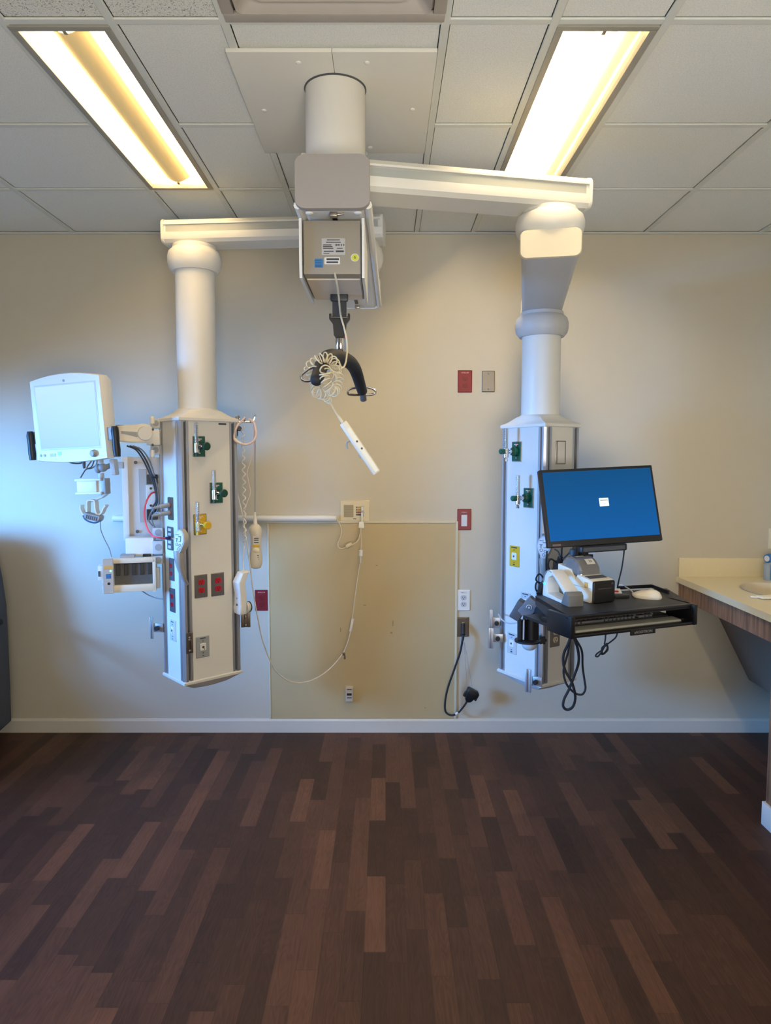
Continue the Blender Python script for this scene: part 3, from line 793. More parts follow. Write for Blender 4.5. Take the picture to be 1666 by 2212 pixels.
# coiled pendant control
t = thing('lift_control', P(780, 960, 2.2), 'cream wand-shaped hand control dangling from a tangled coiled cord', 'hand control')
a0, a1 = P(741, 913, 2.2), P(814, 1021, 2.22); dd = (a1 - a0).normalized()
X = dd; Y_ = V((0, 1, 0)); Zv = X.cross(Y_).normalized(); Y_ = Zv.cross(X)
M = Matrix((( X.x, Y_.x, Zv.x, a0.x), (X.y, Y_.y, Zv.y, a0.y), (X.z, Y_.z, Zv.z, a0.z), (0, 0, 0, 1)))
L_ = (a1 - a0).length
sec = rrect(.024, .026, .009, 5)
mb = MB(M); mb.loft([[(x, a * s, b * s) for a, b in sec] for x, s in ((0, .86), (.004, 1), (L_ - .004, 1), (L_, .9))]); obj('body', mb, WARMW, t)
obj('key_strip', MB(M).box((L_ * .55, -.0125, .004), (L_ * .85, .001, .012)), mat('key_strip_cream', (232, 222, 196), .45), t)
mb = MB(M)
for f in (.38, .52): mb.cyl((L_ * f, -.0125, .004), (L_ * f, -.0145, .004), .0035, n=12)
obj('button', mb, DGREY, t)
mb = MB(M); mb.tube(cr([(L_ * .32, 0, -.012), (L_ * .3, 0, -.022), (L_ * .34, 0, -.03), (L_ * .4, 0, -.034)], 5), .003); mb.box((L_ * .62, 0, -.015), (.01, .01, .008), b=.002); obj('hanging_hook', mb, GREYP, t)
obj('strain_relief', MB().cyl(a0, P(731, 899, 2.2), .005, .0035, n=10), CREAM, t)
obj('lead', MB().tube(cr([P(731, 899, 2.2), P(722, 885, 2.2), P(713, 868, 2.19)], 5), .0026), CREAM, t)
# coil: helix wound along a wandering tangle path
way = [(713, 866, 2.19), (706, 862, 2.16), (700, 852, 2.12), (686, 849, 2.10), (682, 835, 2.14), (678, 815, 2.16), (668, 795, 2.14), (684, 780, 2.10), (704, 772, 2.10), (722, 783, 2.12), (727, 800, 2.18), (718, 818, 2.16), (704, 800, 2.06), (702, 815, 2.05), (708, 832, 2.05), (720, 846, 2.07), (728, 835, 2.12), (732, 815, 2.2), (720, 795, 2.24), (708, 790, 2.2)]
pts = cr([P(*q) for q in way], 42); hel = []; ph = 0
for i in range(len(pts) - 1):
    d_ = (pts[i + 1] - pts[i]).normalized(); u = d_.orthogonal().normalized()
    ref = V((.3, .8, .5)); u = (ref - d_ * ref.dot(d_)).normalized(); v_ = d_.cross(u); ph += .36
    rr = .0145 if i > 60 else .009
    hel.append(pts[i] + (u * cos(ph) + v_ * sin(ph)) * rr)
obj('coiled_cord', MB().tube(hel, .0021, 6), CREAM, t)
obj('supply_cord', MB().tube(cr([P(723, 590, 2.09), P(728, 612, 2.12), P(732, 640, 2.2), P(736, 680, 2.3), P(744, 710, 2.31), P(750, 742, 2.3), P(749, 770, 2.3), P(744, 791, 2.28), P(733, 799, 2.26)], 8), .003), CREAM, t)

# ================================================================== LEFT PYLON EQUIPMENT
def TRS(c, yaw, tilt, roll):
    return Matrix.Translation(V(c)) @ Matrix.Rotation(radians(yaw), 4, 'Z') @ Matrix.Rotation(radians(tilt), 4, 'X') @ Matrix.Rotation(radians(roll), 4, 'Y')
# patient monitor
M = TRS((-1.392, 3.12, 1.721), -21.8, 3.2, -1.8)
t = thing('patient_monitor', (0, 0, 0), 'white bedside patient monitor with blank glowing screen and black side handles', 'monitor', M=M)
sw, sh = .34, .272
def shell(sx, y, topb, dz=0):
    out = []
    W2, Hb, Ht = sx * .205, -.19 * sx - dz, .165 * sx
    n = 14
    for k in range(n + 1): x = -W2 + 2 * W2 * k / n; out.append((x, y, Hb - .012 * (1 - (x / W2) ** 2)))
    for k in range(n + 1): x = W2 - 2 * W2 * k / n; out.append((x * .985, y, Ht + .022 * (1 - (x / W2) ** 2) * topb))
    return out
mb = MB(M); mb.loft([shell(.985, -.012, 1), shell(1, -.004, 1), shell(1, .03, 1), shell(.9, .075, 1)]); obj('housing', mb, WHITE, t)
obj('bezel', MB(M).plate(0, 0, sw + .016, sh + .016, .0015, .004, y0=-.0115), mat('bezel_grey', (196, 200, 206), .4), t)
s_ = MB(M); s_.plate(0, 0, sw, sh, .0015, .002, y0=-.013, c=.0003)
obj('screen', s_, screen_mat('monitor_glow', (176, 216, 240), (206, 244, 255), .9, -.136, .136), t)
for x, r in ((.135, .0165), ): 
    mb = MB(M); mb.cyl((x, -.011, -.166), (x, -.03, -.166), r, r * .85, n=20, c=.003); obj('dial', mb, GREYP, t)
mb = MB(M)
for x in (-.178, -.154): mb.cyl((x, -.011, -.166), (x, -.0145, -.166), .006, n=14)
mb.cyl((0, -.011, .155), (0, -.0135, .155), .006, n=14); obj('button', mb, GREYP, t)
obj('key_group', MB(M).box((-.105, -.0125, -.166), (.034, .002, .014), b=.0008), LGREY, t)
obj('status_window', MB(M).box((-.066, -.0125, -.160), (.02, .002, .016)), mat('status_blue', (120, 190, 240), .4, emit=(110, 185, 245), es=.6), t)
for s in (-1, 1):
    bx = s * .222 + .012
    o = obj('handle', MB(M).tube([(bx + s * .022, -.01, z - .055) for z in (.0, -.02, -.06, -.1, -.13)], [.012, .0165, .015, .0165, .014], 14), BLACK, t, label='black side handle')
    obj('handle_bracket', MB(M).box((bx - s * .006, .01, -.085), (.05, .02, .055), b=.003), GREYP, o)
# swing arm
t = thing('articulated_mount', P(330, 945, 3.3), 'off-white articulated arm joining the patient monitor to the left pylon', 'monitor arm')
q0 = P(236, 935, 3.24); q1 = P(312, 945, 3.28); q2 = P(345, 945, 3.33)
mb = MB(); R = Matrix.Rotation(atan2(q1.y - q0.y, q1.x - q0.x), 4, 'Z')
Ma = Matrix.Translation(q0) @ R; La = (q1 - q0).length
pr = [(0, .035), (La * .5, .03), (La, .045), (La + .03, .035), (La + .042, 0), (La + .03, -.035), (La, -.045), (La * .5, -.045), (0, -.03)]
mb = MB(Ma); mb.loft([[(a, -.025, b) for a, b in pr], [(a, .025, b) for a, b in pr]]); bmesh.ops.bevel(mb.bm, geom=[e for e in mb.bm.edges], offset=.006, segments=2, affect='EDGES'); obj('arm_shell', mb, WARMW, t)
obj('arm_slot', MB(Ma).prism([(La * .35, .008), (La * .8, .004), (La * .86, -.006), (La * .8, -.02), (La * .6, -.012), (La * .35, -.004)], -.0262, -.02), GREYP, t)
obj('pivot', MB(Ma).cyl((La + .004, -.032, -.002), (La + .004, .03, -.002), .034, n=28, c=.004), OFFW, t)
obj('monitor_mount', MB().box((P(228, 935, 3.2)), (.05, .08, .08), b=.006), GREYP, t)
obj('yoke', MB().box((P(334, 945, 3.30)), (.062, .05, .072), b=.004), WHITE, t)
mb = MB()
for y_ in (928, 961): mb.ball(P(330, y_, 3.273), .006, (1, .5, 1))
obj('bolt', mb, DGREY, t)
for y_, ny, tip in ((915, 'u', 904), (972, 'l', 985)):
    mb = MB(); c_ = P(338, y_, 3.31); mb.box(c_, (.044, .04, .044), b=.003); o = obj('clamp_block', mb, LGREY, t)
    obj('clamp_screw', MB().cyl(c_ + V((.004, -.02, 0)), c_ + V((.004, -.0215, 0)), .014, n=20), GREYP, o)
    p_ = P(329, y_, 3.29); p2 = P(329, tip, 3.29); mb = MB(); mb.cyl(p_, p2, .0115, n=18); mb.ball(p2, .0115); obj('post_cap', mb, WHITE, o)
# monitor cables under the screen and down to the pylon
t = thing('monitor_cables', P(185, 1000, 3.2), 'grey cable loops drooping under the patient monitor', 'cables')
obj('cable', MB().tube(cr([P(146, 990, 3.2), P(152, 999, 3.2), P(172, 1001, 3.2), P(186, 994, 3.2), P(198, 988, 3.2)], 6), .0035), DGREY, t)
obj('cable', MB().tube(cr([P(205, 990, 3.2), P(198, 1008, 3.2), P(186, 1014, 3.2), P(180, 1022, 3.2), P(174, 1032, 3.2)], 6), .003), DGREY, t)
obj('cable', MB().tube(cr([P(210, 990, 3.21), P(208, 1004, 3.21), P(196, 1012, 3.21), P(188, 1010, 3.21), P(196, 998, 3.21), P(202, 988, 3.21)], 6), .003), GCORD, t)
obj('cable_plug', MB().cyl(P(181, 992, 3.2), P(182, 1012, 3.2), .008, .006, c=.002), DGREY, t)
t = thing('cable_bundle', P(320, 1000, 3.36), 'bundle of dark grey cables running from the monitor arm down behind the left pylon', 'cables')
for i, (r, dx, m) in enumerate(((.0042, 0, DGREY), (.0034, 7, GCORD), (.0038, -6, DGREY))):
    obj('cable', MB().tube(cr([P(280 + dx, 963, 3.33), P(300 + dx, 972, 3.34), P(316 + dx, 995, 3.36), P(328 + dx * .7, 1025, 3.37), P(336 + dx * .5, 1050, 3.38), P(340 + dx * .4, 1080, 3.38), P(334 + dx, 1100, 3.38), P(330, 1120, 3.39)], 8), r), m, t)
obj('cable_tie', MB().box(P(334, 1031, 3.37), (.03, .016, .01), b=.002), BLACK, t)

# holder clamped under the monitor: pole mount, tray and hook
t = thing('accessory_holder', P(222, 1010, 3.2), 'pale blue-grey pole clamp with a small bin and double hook below the patient monitor', 'equipment holder')
mb = MB(); mb.cyl(P(217, 985, 3.2), P(218, 1000, 3.2), .012); mb.cyl(P(218, 1022, 3.2), P(221, 1072, 3.2), .0135); obj('pole', mb, LGREY, t)
mb = MB(); mb.ball(P(222, 1010, 3.2), .022, (1, 1, .9)); mb.ball(P(212, 1012, 3.2), .02, (.8, 1, 1.1)); mb.cyl(P(222, 1012, 3.2), P(240, 1005, 3.22), .012); obj('ball_joint', mb, GREYP, t)
mb = MB(); c_ = P(247, 1009, 3.22); mb.box(c_, (.022, .05, .072), Matrix.Rotation(radians(-6), 3, 'Y'), b=.005); mb.box(P(260, 1005, 3.3), (.03, .02, .03), b=.003); obj('clamp_jaw', mb, LGREY, t)
M = TRS(P(193, 1051, 3.16), -12, 0, -2)
mb = MB(M); mb.box((0, .02, 0), (.135, .03, .068), b=.004); o = obj('bin', mb, OFFW, t)
mb = MB(M)
for s in (-1, 1): mb.box((-.002, -.0, s * .03), (.13, .02, .01), b=.002)
mb.box((-.012, .0, 0), (.098, .008, .05), b=.003); obj('bin_lip', mb, WHITE, o)
obj('bin_mount', MB(M).box((.07, .02, 0), (.02, .04, .07), b=.003), GREYP, t)
obj('clamp_knob', MB().cyl(P(230, 1046, 3.2), P(236, 1046, 3.2), .017, n=16, c=.003), GREYP, t)
# double J hook bent from flat strip
def strip(path, w, t_, m, nm, par):
    p = cr(path, 6); lp = []
    for i, q in enumerate(p):
        d_ = (p[min(i + 1, len(p) - 1)] - p[max(i - 1, 0)]).normalized(); yv = V((0, 1, 0)); n_ = d_.cross(yv).normalized()
        lp.append([q + n_ * t_ / 2 - yv * w / 2, q + n_ * t_ / 2 + yv * w / 2, q - n_ * t_ / 2 + yv * w / 2, q - n_ * t_ / 2 - yv * w / 2])
    mb = MB(); mb.loft(lp); return obj(nm, mb, m, par)
strip([P(*q, 3.18) for q in ((177, 1091), (177, 1099), (181, 1108), (186, 1112), (190, 1110), (191, 1100), (191, 1086), (193, 1081), (200, 1080), (206, 1081), (208, 1088), (209, 1100), (212, 1109), (217, 1111), (222, 1107), (226, 1098), (231, 1091))], .04, .0065, WARMW, 'hook', t)
strip([P(*q, 3.2) for q in ((200, 1082), (212, 1077), (222, 1073), (232, 1065))], .04, .008, OFFW, 'hook_arm', t)
# barcode reader resting in the hook
M = TRS(P(202, 1115, 3.16), 0, 0, 14)
t = thing('temperature_probe', (0, 0, 0), 'grey ribbed hand-held unit hung in the hook under the monitor', 'hand-held unit', M=M)
mb = MB(M); mb.loft([[(a * s, y, b * s - (.008 * (1 - (a / .04) ** 2))) for a, b in rrect(.08, .03, .012)] for s, y in ((.85, -.02), (1, -.012), (1, .02), (.9, .03))]); obj('body', mb, GREYP, t)
mb = MB(M)
for k in range(6): mb.box((-.022 + .009 * k, -.0205, -.006), (.003, .003, .018))
obj('rib', mb, DGREY, t)
obj('base_edge', MB(M).tube(cr([(-.04, -.015, -.006), (-.025, -.018, -.02), (0, -.018, -.026), (.025, -.018, -.022), (.04, -.012, -.008)], 5), .004), mat('blue_grey_edge', (70, 96, 130), .5), t)
obj('lead', MB().tube(cr([P(222, 1123, 3.18), P(217, 1128, 3.18), P(218, 1145, 3.2), P(226, 1165, 3.22), P(236, 1185, 3.24), P(241, 1203, 3.24)], 6), .0022), GCORD, t)

# tall processing unit behind the arm
FY = 3.43
t = thing('processor_unit', P(302, 1080, FY), 'tall off-white equipment box mounted beside the left pylon behind coiled cables', 'equipment box')
Bf = Frame((0, FY, 0), radians(-10))
Bf = Frame(P(300, 1080, FY) * V((1, 1, 0)) if False else (P(300, 1080, FY).x, FY, 0), radians(14))
x, z, w_, h_ = Bf.rect(276, 988, 350, 1166)
mb = MB(Bf.M); mb.box((x, .09, z), (w_, .18, h_), b=.003); obj('chassis', mb, mat('box_warm_white', (206, 196, 184), .5, var=.02), t)
x1, _, w1_, _ = Bf.rect(264, 988, 276, 1166)
mb = MB(Bf.M); mb.box((x1 + .004, .085, z + .001), (w1_ * .9 + .006, .19, h_ + .004), b=.003); obj('side_cover', mb, WHITE, t)
x2, z2, w2_, h2_ = Bf.rect(300, 1013, 318, 1128); obj('slot_cover', MB(Bf.M).plate(x2, z2, w2_, h2_, .003, .002), mat('slot_cover_grey', (176, 170, 162), .5), t)
mb = MB(Bf.M)
for a, b in ((293, 999), (297, 1148)):
    q = Bf.px(a, b); mb.cyl((q[0], 0, q[1]), (q[0], -.006, q[1]), .008, n=14)
obj('screw', mb, DGREY, t)
for y_ in ((1025, 1045), (1100, 1122)):
    x3, z3, w3, h3 = Bf.rect(318, y_[0], 341, y_[1]); obj('socket', MB(Bf.M).plate(x3, z3, w3, h3, .02, .003), BLACK, t)
x3, z3, w3, h3 = Bf.rect(317, 1047, 343, 1099); obj('power_block', MB(Bf.M).plate(x3, z3, w3, h3, .03, .003), OFFW, t)
mb = MB(Bf.M)
for y_ in (1055, 1092):
    q = Bf.px(326, y_, .03); mb.cyl((q[0], -.03, q[1]), (q[0], -.033, q[1]), .006, n=12)
obj('block_screw', mb, BLACK, t)
# bracket arm under it
t = thing('bracket_arm', P(310, 1183, 3.3), 'short white bracket arm above the module rack, clamped to the left pylon', 'bracket arm')
Kf = Frame((P(310, 1183, 3.27).x, 3.27, 0), radians(10))
x, z, w_, h_ = Kf.rect(271, 1162, 332, 1198); mb = MB(Kf.M); mb.box((x, .04, z), (w_, .08, h_), b=.004); obj('arm', mb, WHITE, t)
x, z, w_, h_ = Kf.rect(282, 1194, 330, 1202); mb = MB(Kf.M); mb.box((x, .03, z), (w_, .05, h_), b=.004); obj('under_cover', mb, OFFW, t)
x, z, w_, h_ = Kf.rect(309, 1196, 326, 1203); obj('release_lever', MB(Kf.M).box((x, .0, z), (w_, .02, h_), b=.003), BLACK, t)
for y0_, y1_ in ((1140, 1160), (1168, 1196), (1200, 1218)):
    x, z, w_, h_ = Kf.rect(330, y0_, 352, y1_); o = obj('clamp_block', MB(Kf.M).box((x, .015, z), (w_, .05, h_), b=.003), LGREY, t)
    obj('clamp_screw', MB(Kf.M).cyl((x + .004, -.01, z), (x + .004, -.0115, z), min(h_ * .38, .016), n=18), GREYP, o)
q = Kf.px(273, 1198); mb = MB(Kf.M); mb.cyl((q[0] + .015, .04, q[1]), (q[0] + .015, .04, q[1] - .03), .014); obj('post', mb, WHITE, t)
q = Kf.px(333, 1222); mb = MB(Kf.M); mb.cyl((q[0], .02, q[1] + .02), (q[0], .02, q[1] - .012), .011); mb.box((q[0] + .012, .02, q[1] - .06), (.02, .02, .1), b=.002); obj('lower_post', mb, OFFW, t)

# module rack
t = thing('module_rack', P(275, 1243, 3.2), 'off-white module rack with five dark slots and a green status light', 'module rack')
Gf = Frame((P(275, 1243, 3.18).x, 3.18, 0), radians(16))
x, z, w_, h_ = Gf.rect(224, 1211, 335, 1275)
mb = MB(Gf.M)
mb.box((x, .07, z), (w_, .12, h_), b=.003)
x2, z2, w2_, h2_ = Gf.rect(246, 1208, 335, 1214); 
for (a, b, c_, d_) in ((222, 1206, 336, 1216), (222, 1263, 336, 1278), (330, 1206, 337, 1278)):
    xx, zz, ww, hh = Gf.rect(a, b, c_, d_); mb.box((xx, .012, zz), (ww, .04, hh), b=.002)
obj('housing', mb, WARMW, t)
x2, z2, w2_, h2_ = Gf.rect(246, 1215, 331, 1263); bay = obj('slot_bay', MB(Gf.M).plate(x2, z2, w2_, h2_, .003, .001, y0=.012), mat('slot_bay_grey', (84, 82, 80), .7, var=.1, scale=90), t)
for k in range(5):
    a = 251 + 17 * k; xx, zz, ww, hh = Gf.rect(a, 1220 - k * .6, a + 9, 1244 - k * .8); o = obj('slot', MB(Gf.M).plate(xx, zz, ww, hh, .004, .001, y0=.009), BLACK, t)
xx, zz, ww, hh = Gf.rect(223, 1207, 246, 1281); o = obj('control_panel', MB(Gf.M).plate(xx, zz, ww, hh, .02, .004), mat('rack_panel', (180, 174, 164), .45), t)
def on(px, m, nm, r=.001, k=.002):
    a = Gf.rect(*px, .02); return obj(nm, MB(Gf.M).plate(*a, k, r, y0=-.019, c=.0005), m, o)
on((224, 1222, 245, 1230), ORANGE, 'sticker'); on((229, 1240, 240, 1250), BLUEL, 'display'); on((232, 1258, 238.5, 1264), BLACK, 'port', .02)
on((237, 1231.5, 241, 1235.5), mat('green_led', (120, 255, 120), .4, emit=(120, 255, 130), es=3), 'status_light', .02)
xx, zz, ww, hh = Gf.rect(211, 1223, 222, 1254); mb = MB(Gf.M); mb.box((xx, .03, zz), (ww, .05, hh), b=.003); mb.box((xx + .012, .04, zz - .02), (.012, .03, .06), b=.002); o = obj('side_latch', mb, WHITE, t)
xx, zz, ww, hh = Gf.rect(212, 1234, 217, 1246); obj('latch_slot', MB(Gf.M).box((xx, .004, zz), (ww, .004, hh)), DGREY, o)
xx, zz, ww, hh = Gf.rect(258, 1201, 290, 1207); obj('hanger_plate', MB(Gf.M).box((xx, .06, zz), (ww, .08, hh), b=.002), GREYP, t)

# power cords and network cable at the left pylon
t = thing('mains_cables', P(345, 1100, 3.22), 'two grey power plugs and looped cords on the side of the left pylon', 'power cords')
jx, jz = LL.px(368, 1091); jx2, jz2 = LL.px(368, 1107)
for k, (jz_, lead) in enumerate(((jz, [(345, 1093), (332, 1100), (324, 1112), (322, 1125), (330, 1136)]), (jz2, [(346, 1108), (336, 1108), (328, 1120), (334, 1138), (344, 1144)]))):
    a = LL.w(jx, .004, jz_); b = LL.w(jx - .005, .05, jz_ - .006); c_ = LL.w(jx - .008, .085, jz_ - .012)
    o = obj('plug', MB().cyl(a, b, .012, .010, n=14, c=.002).cyl(b, c_, .008, .005, n=12), GREYP, t)
    Y0 = c_.y; pts = [c_] + [P(px, py, Y0 + .03 * (i + 1)) for i, (px, py) in enumerate(lead)]
    obj('cord', MB().tube(cr(pts, 8), .0034), GCORD, t)
t = thing('network_cable', P(320, 1110, 3.25), 'coral red network cable arching to the left pylon socket', 'network cable')
a = LL.w(*[LL.px(368, 1162)[0], .01, LL.px(368, 1162)[1]])
obj('cable', MB().tube(cr([P(338, 1062, 3.4), P(326, 1067, 3.34), P(316, 1085, 3.29), P(312, 1110, 3.26), P(317, 1138, 3.22), P(328, 1156, 3.19), P(343, 1161, 3.17), a + V((-.02, -.01, 0)), a], 8), .0042), PINK, t)
obj('plug', MB(LL.M).box((LL.px(368, 1162)[0], -.012, LL.px(368, 1162)[1]), (.016, .02, .014), b=.002), mat('navy_plug', (40, 44, 110), .5), t)
solo('wall_cable', MB().tube(cr([P(306, 1276, 3.5), P(322, 1286, 3.52), P(338, 1292, 3.52), P(352, 1294, 3.5)], 6), .003), GCORD, 'thin grey cable running behind the left pylon below the module rack', 'cable')

# ================================================================== RIGHT SIDE OF LEFT PYLON: hook, cords, handset, call pendant
hp = P(512, 905, 3.37)
t = thing('cord_hook', hp, 'chrome wire hook at the top corner of the left pylon holding white cords', 'hook')
mb = MB(); mb.box(P(513, 906, 3.385), (.014, .03, .03), b=.002); obj('mount', mb, STEEL, t)
for px in (517, 531, 549): pass
mb = MB(); mb.tube(cr([P(513, 910, 3.38), P(525, 911, 3.38), P(538, 911, 3.38), P(546, 912, 3.38), P(549, 905, 3.38), P(551, 898, 3.38)], 6), .0038)
mb.tube(cr([P(515, 908, 3.38), P(518, 902, 3.38), P(515, 898, 3.38)], 5), .0035); mb.tube(cr([P(527, 911, 3.38), P(530, 904, 3.37), P(530, 898, 3.37)], 5), .0035); mb.ball(P(551, 898, 3.38), .006); obj('wire', mb, CHROME, t)
obj('lock_knob', MB().cyl(P(517, 926, 3.385), P(517, 926, 3.365), .012, n=16, c=.002).box(P(513, 935, 3.37), (.004, .006, .03)), BLACK, t)
# coiled cord loop
t = thing('nurse_call_line', P(531, 930, 3.35), 'pale pink call cord looped on the hook, dropping along the pylon to the wall station', 'cord')
obj('loop', MB().tube(cr([P(530, 901, 3.35), P(524, 908, 3.345), P(513, 920, 3.34), P(507, 935, 3.34), P(507, 949, 3.335), P(518, 957, 3.33), P(534, 960, 3.33), P(547, 953, 3.33), P(553, 940, 3.335), P(552, 925, 3.34), P(548, 912, 3.35), P(538, 905, 3.36)], 8), .0055), PINKC, t)
obj('binding', MB().tube([P(508, 948, 3.335), P(513, 954, 3.333), P(520, 958, 3.33)], .0068), WCORD, t)
obj('drop', MB().tube(cr([P(507, 948, 3.34), P(508, 1000, 3.35), P(510, 1050, 3.36), P(522, 1104, 3.37), P(530, 1150, 3.38), P(540, 1220, 3.4), P(546, 1270, 3.42), P(556, 1330, 3.45), P(568, 1385, 3.5), P(590, 1440, 3.55), P(615, 1466, 3.6), P(640, 1475, 3.64), P(670, 1471, 3.67), P(700, 1455, 3.7), P(725, 1432, 3.74), P(742, 1411, 3.77)], 8), .0032), WCORD, t)
obj('riser', MB().tube(cr([P(742, 1411, 3.77), P(752, 1385, 3.79), P(757, 1365, 3.8), P(762, 1330, 3.81), P(767, 1290, 3.81), P(774, 1240, 3.82), P(780, 1208, 3.82)], 8), .0026), WCORD, t)
obj('splice', MB().cyl(P(757, 1365, 3.8), P(763, 1336, 3.81), .008, .009, c=.003), WCORD, t)
obj('clip', MB().box(P(743, 1413, 3.76), (.014, .012, .014), b=.003).box(P(745, 1420, 3.76), (.01, .008, .02), b=.002), BRASS, t)
obj('jack_plug', MB().cyl(P(780, 1188, 3.82), P(779.5, 1202, 3.82), .012, n=16, c=.003).cyl(P(779.5, 1202, 3.82), P(779, 1216, 3.82), .007, .004), WHITE, t)
obj('upper_lead', MB().tube([P(781, 1142, 3.82), P(780.5, 1165, 3.825), P(780, 1188, 3.82)], .0024), WCORD, t)
# call pendant
pc = P(551, 1180, 3.42)
t = thing('call_pendant', pc, 'cream bulb-ended call pendant with yellow band hanging by a straight cord', 'call pendant')
mm = lambda px, py, Y=3.42: P(px, py, Y)
zs = [(1228, .012), (1226, .024), (1218, .031), (1205, .032), (1190, .027), (1170, .025), (1155, .027), (1147, .032), (1140, .030), (1134, .02), (1131, .008)]
lp = []
for py, r in zs:
    q = mm(553 if py > 1150 else 551.5, py); lp.append([q + V((r * 1.02 * cos(a), r * .66 * sin(a), 0)) for a in [2 * pi * k / 24 for k in range(24)]])
mb = MB(); mb.loft(lp); obj('body', mb, mat('pendant_cream', (206, 198, 182), .45), t)
Pf = Frame((pc.x, pc.y - .0165, 0))
obj('label', MB(Pf.M).plate(*Pf.rect(546.5, 1159, 561, 1177), .003, .002, y0=.0015), PAPER, t)
obj('yellow_band', MB(Pf.M).plate(*Pf.rect(546.5, 1177, 561, 1182), .0035, .001, y0=.0015), YELK, t)
x, z, w_, h_ = Pf.rect(546.5, 1182, 561, 1196); obj('call_button', MB().ball(Pf.w(x, .0, z), w_ / 2, (1, .3, .85)), mat('button_cream', (224, 216, 186), .4), t)
o = obj('lower_label', MB(Pf.M).plate(*Pf.rect(547, 1196, 561.5, 1212), .003, .002, y0=.0015), PAPER, t)
ln = MB(Pf.M)
for y_ in (1162, 1166, 1171, 1199, 1203, 1207):
    a = Pf.rect(549, y_, 559, y_ + 1.6); ln.box((a[0], -.0018, a[1]), (a[2], .0006, a[3]))
obj('marking', ln, INK, t)
obj('strain_relief', MB().cyl(mm(551.5, 1132), mm(551, 1106), .011, .005, n=14), WCORD, t)
obj('cord', MB().tube(cr([mm(551, 1106), mm(551, 1050), mm(551, 990), mm(551, 950, 3.4), mm(549, 912, 3.385)], 6), .0026), GCORD, t)
obj('slack_cord', MB().tube(cr([P(549, 925, 3.37), P(548, 965, 3.4), P(540, 1000, 3.4), P(534, 1020, 3.4), P(538, 1045, 3.4), P(541, 1065, 3.4), P(534, 1085, 3.39), P(528, 1105, 3.385), P(529, 1120, 3.385)], 8), .002), PINKC, t)
# handset with curly cord
M = TRS(P(526, 1280, 3.33), -42, 0, 6)
t = thing('handset', (0, 0, 0), 'white angular handset with a wavy cord, hung on the right edge of the left pylon', 'handset', M=M)
prf = [(.105, -.012, .022), (.1, -.02, .03), (.04, -.034, .036), (-.02, -.02, .034), (-.065, -.018, .034), (-.09, -.02, .036), (-.105, -.014, .03)]
mb = MB(M); lp = []
for z, y, r in [(.106, .002, .020), (.102, -.008, .026), (.055, -.03, .03), (.0, -.018, .028), (-.06, -.014, .03), (-.075, -.016, .034), (-.1, -.012, .028), (-.104, -.006, .02)]:
    lp.append([(a, y + b, z) for a, b in rrect(2 * r * .9, .04, .008)])
mb.loft(lp); obj('body', mb, WHITE, t)
obj('ear_cup', MB(M).cyl((.0, .012, -.075), (0, .035, -.075), .03, .026, n=24, c=.004), OFFW, t)
obj('ear_pad', MB(M).cyl((.0, .034, -.075), (0, .043, -.075), .027, .022, n=24, c=.003), BLACK, t)
mb = MB(M); mb.box((0, -.034, .083), (.03, .002, .02), Matrix.Rotation(radians(-25), 3, 'X')); obj('label', mb, mat('pale_blue_label', (150, 160, 180), .5), t)
mb = MB(M); mb.ball((0, -.034, -.022), .006, (.8, .5, 1.6)); mb.ball((0, -.034, -.055), .006, (.9, .5, 1)); obj('key', mb, DGREY, t)
wv = []
for i in range(150):
    f = i / 149; py = 917 + (1175 - 917) * f; px = 524.5 + 3.2 * sin(f * 2 * pi * 15) + 5 * f
    wv.append(P(px, py, 3.36 + .006 * cos(f * 2 * pi * 15)))
obj('wavy_cord', MB().tube(wv, .003, 7), WCORD, t)
obj('lead', MB().tube(cr([P(528, 1179, 3.36), P(526, 1200, 3.345), P(526, 1232, 3.335)], 6), .0028), WCORD, t)

# ================================================================== WALL ITEMS
W = Frame((0, D, 0))
t = thing('wall_guard_panel', W.w(*[W.rect(582, 1130, 984, 1552)[0], 0, .08]), 'large beige wall protection panel low on the back wall', 'wall panel')
x, z, w_, h_ = W.rect(583, 1130, 984, 1552); GPM = mat('beige_guard_panel', (188, 168, 126), .5, var=.05, scale=3)
obj('sheet', MB(W.M).plate(x, z, w_, h_, .006, .001, c=.001), GPM, t)
for px in ((520, 1124.5, 984, 1130), (983, 1126, 988, 1552), (580, 1130, 584, 1552)):
    a = W.rect(*px); obj('edge_trim', MB(W.M).plate(*a, .009, .001, c=.002), mat('panel_trim', (206, 196, 168), .5), t)
mb = MB(W.M)
for a, b, c_, d_ in ((812, 1220, 816, 1222), (785, 1306, 791, 1308), (735, 1356, 737, 1365), (917, 1527, 920, 1529), (843, 1365, 848, 1368), (848, 1340, 850, 1352)):
    q = W.rect(a, b, c_, d_); mb.box((q[0], -.0063, q[1]), (q[2], .0006, q[3]))
obj('scuff', mb, mat('scuff', (152, 134, 102), .7), t)

q0, q1 = W.px(244, 1120, .02), W.px(727, 1121, .02)
t = thing('cord_raceway', W.w(q0[0], .02, q0[1]), 'long round white raceway across the back wall above the beige panel', 'raceway')
obj('tube', MB(W.M).cyl((q0[0], -.0185, q0[1]), (q1[0], -.0185, q0[1]), .0175, n=24, c=.002), WHITE, t)
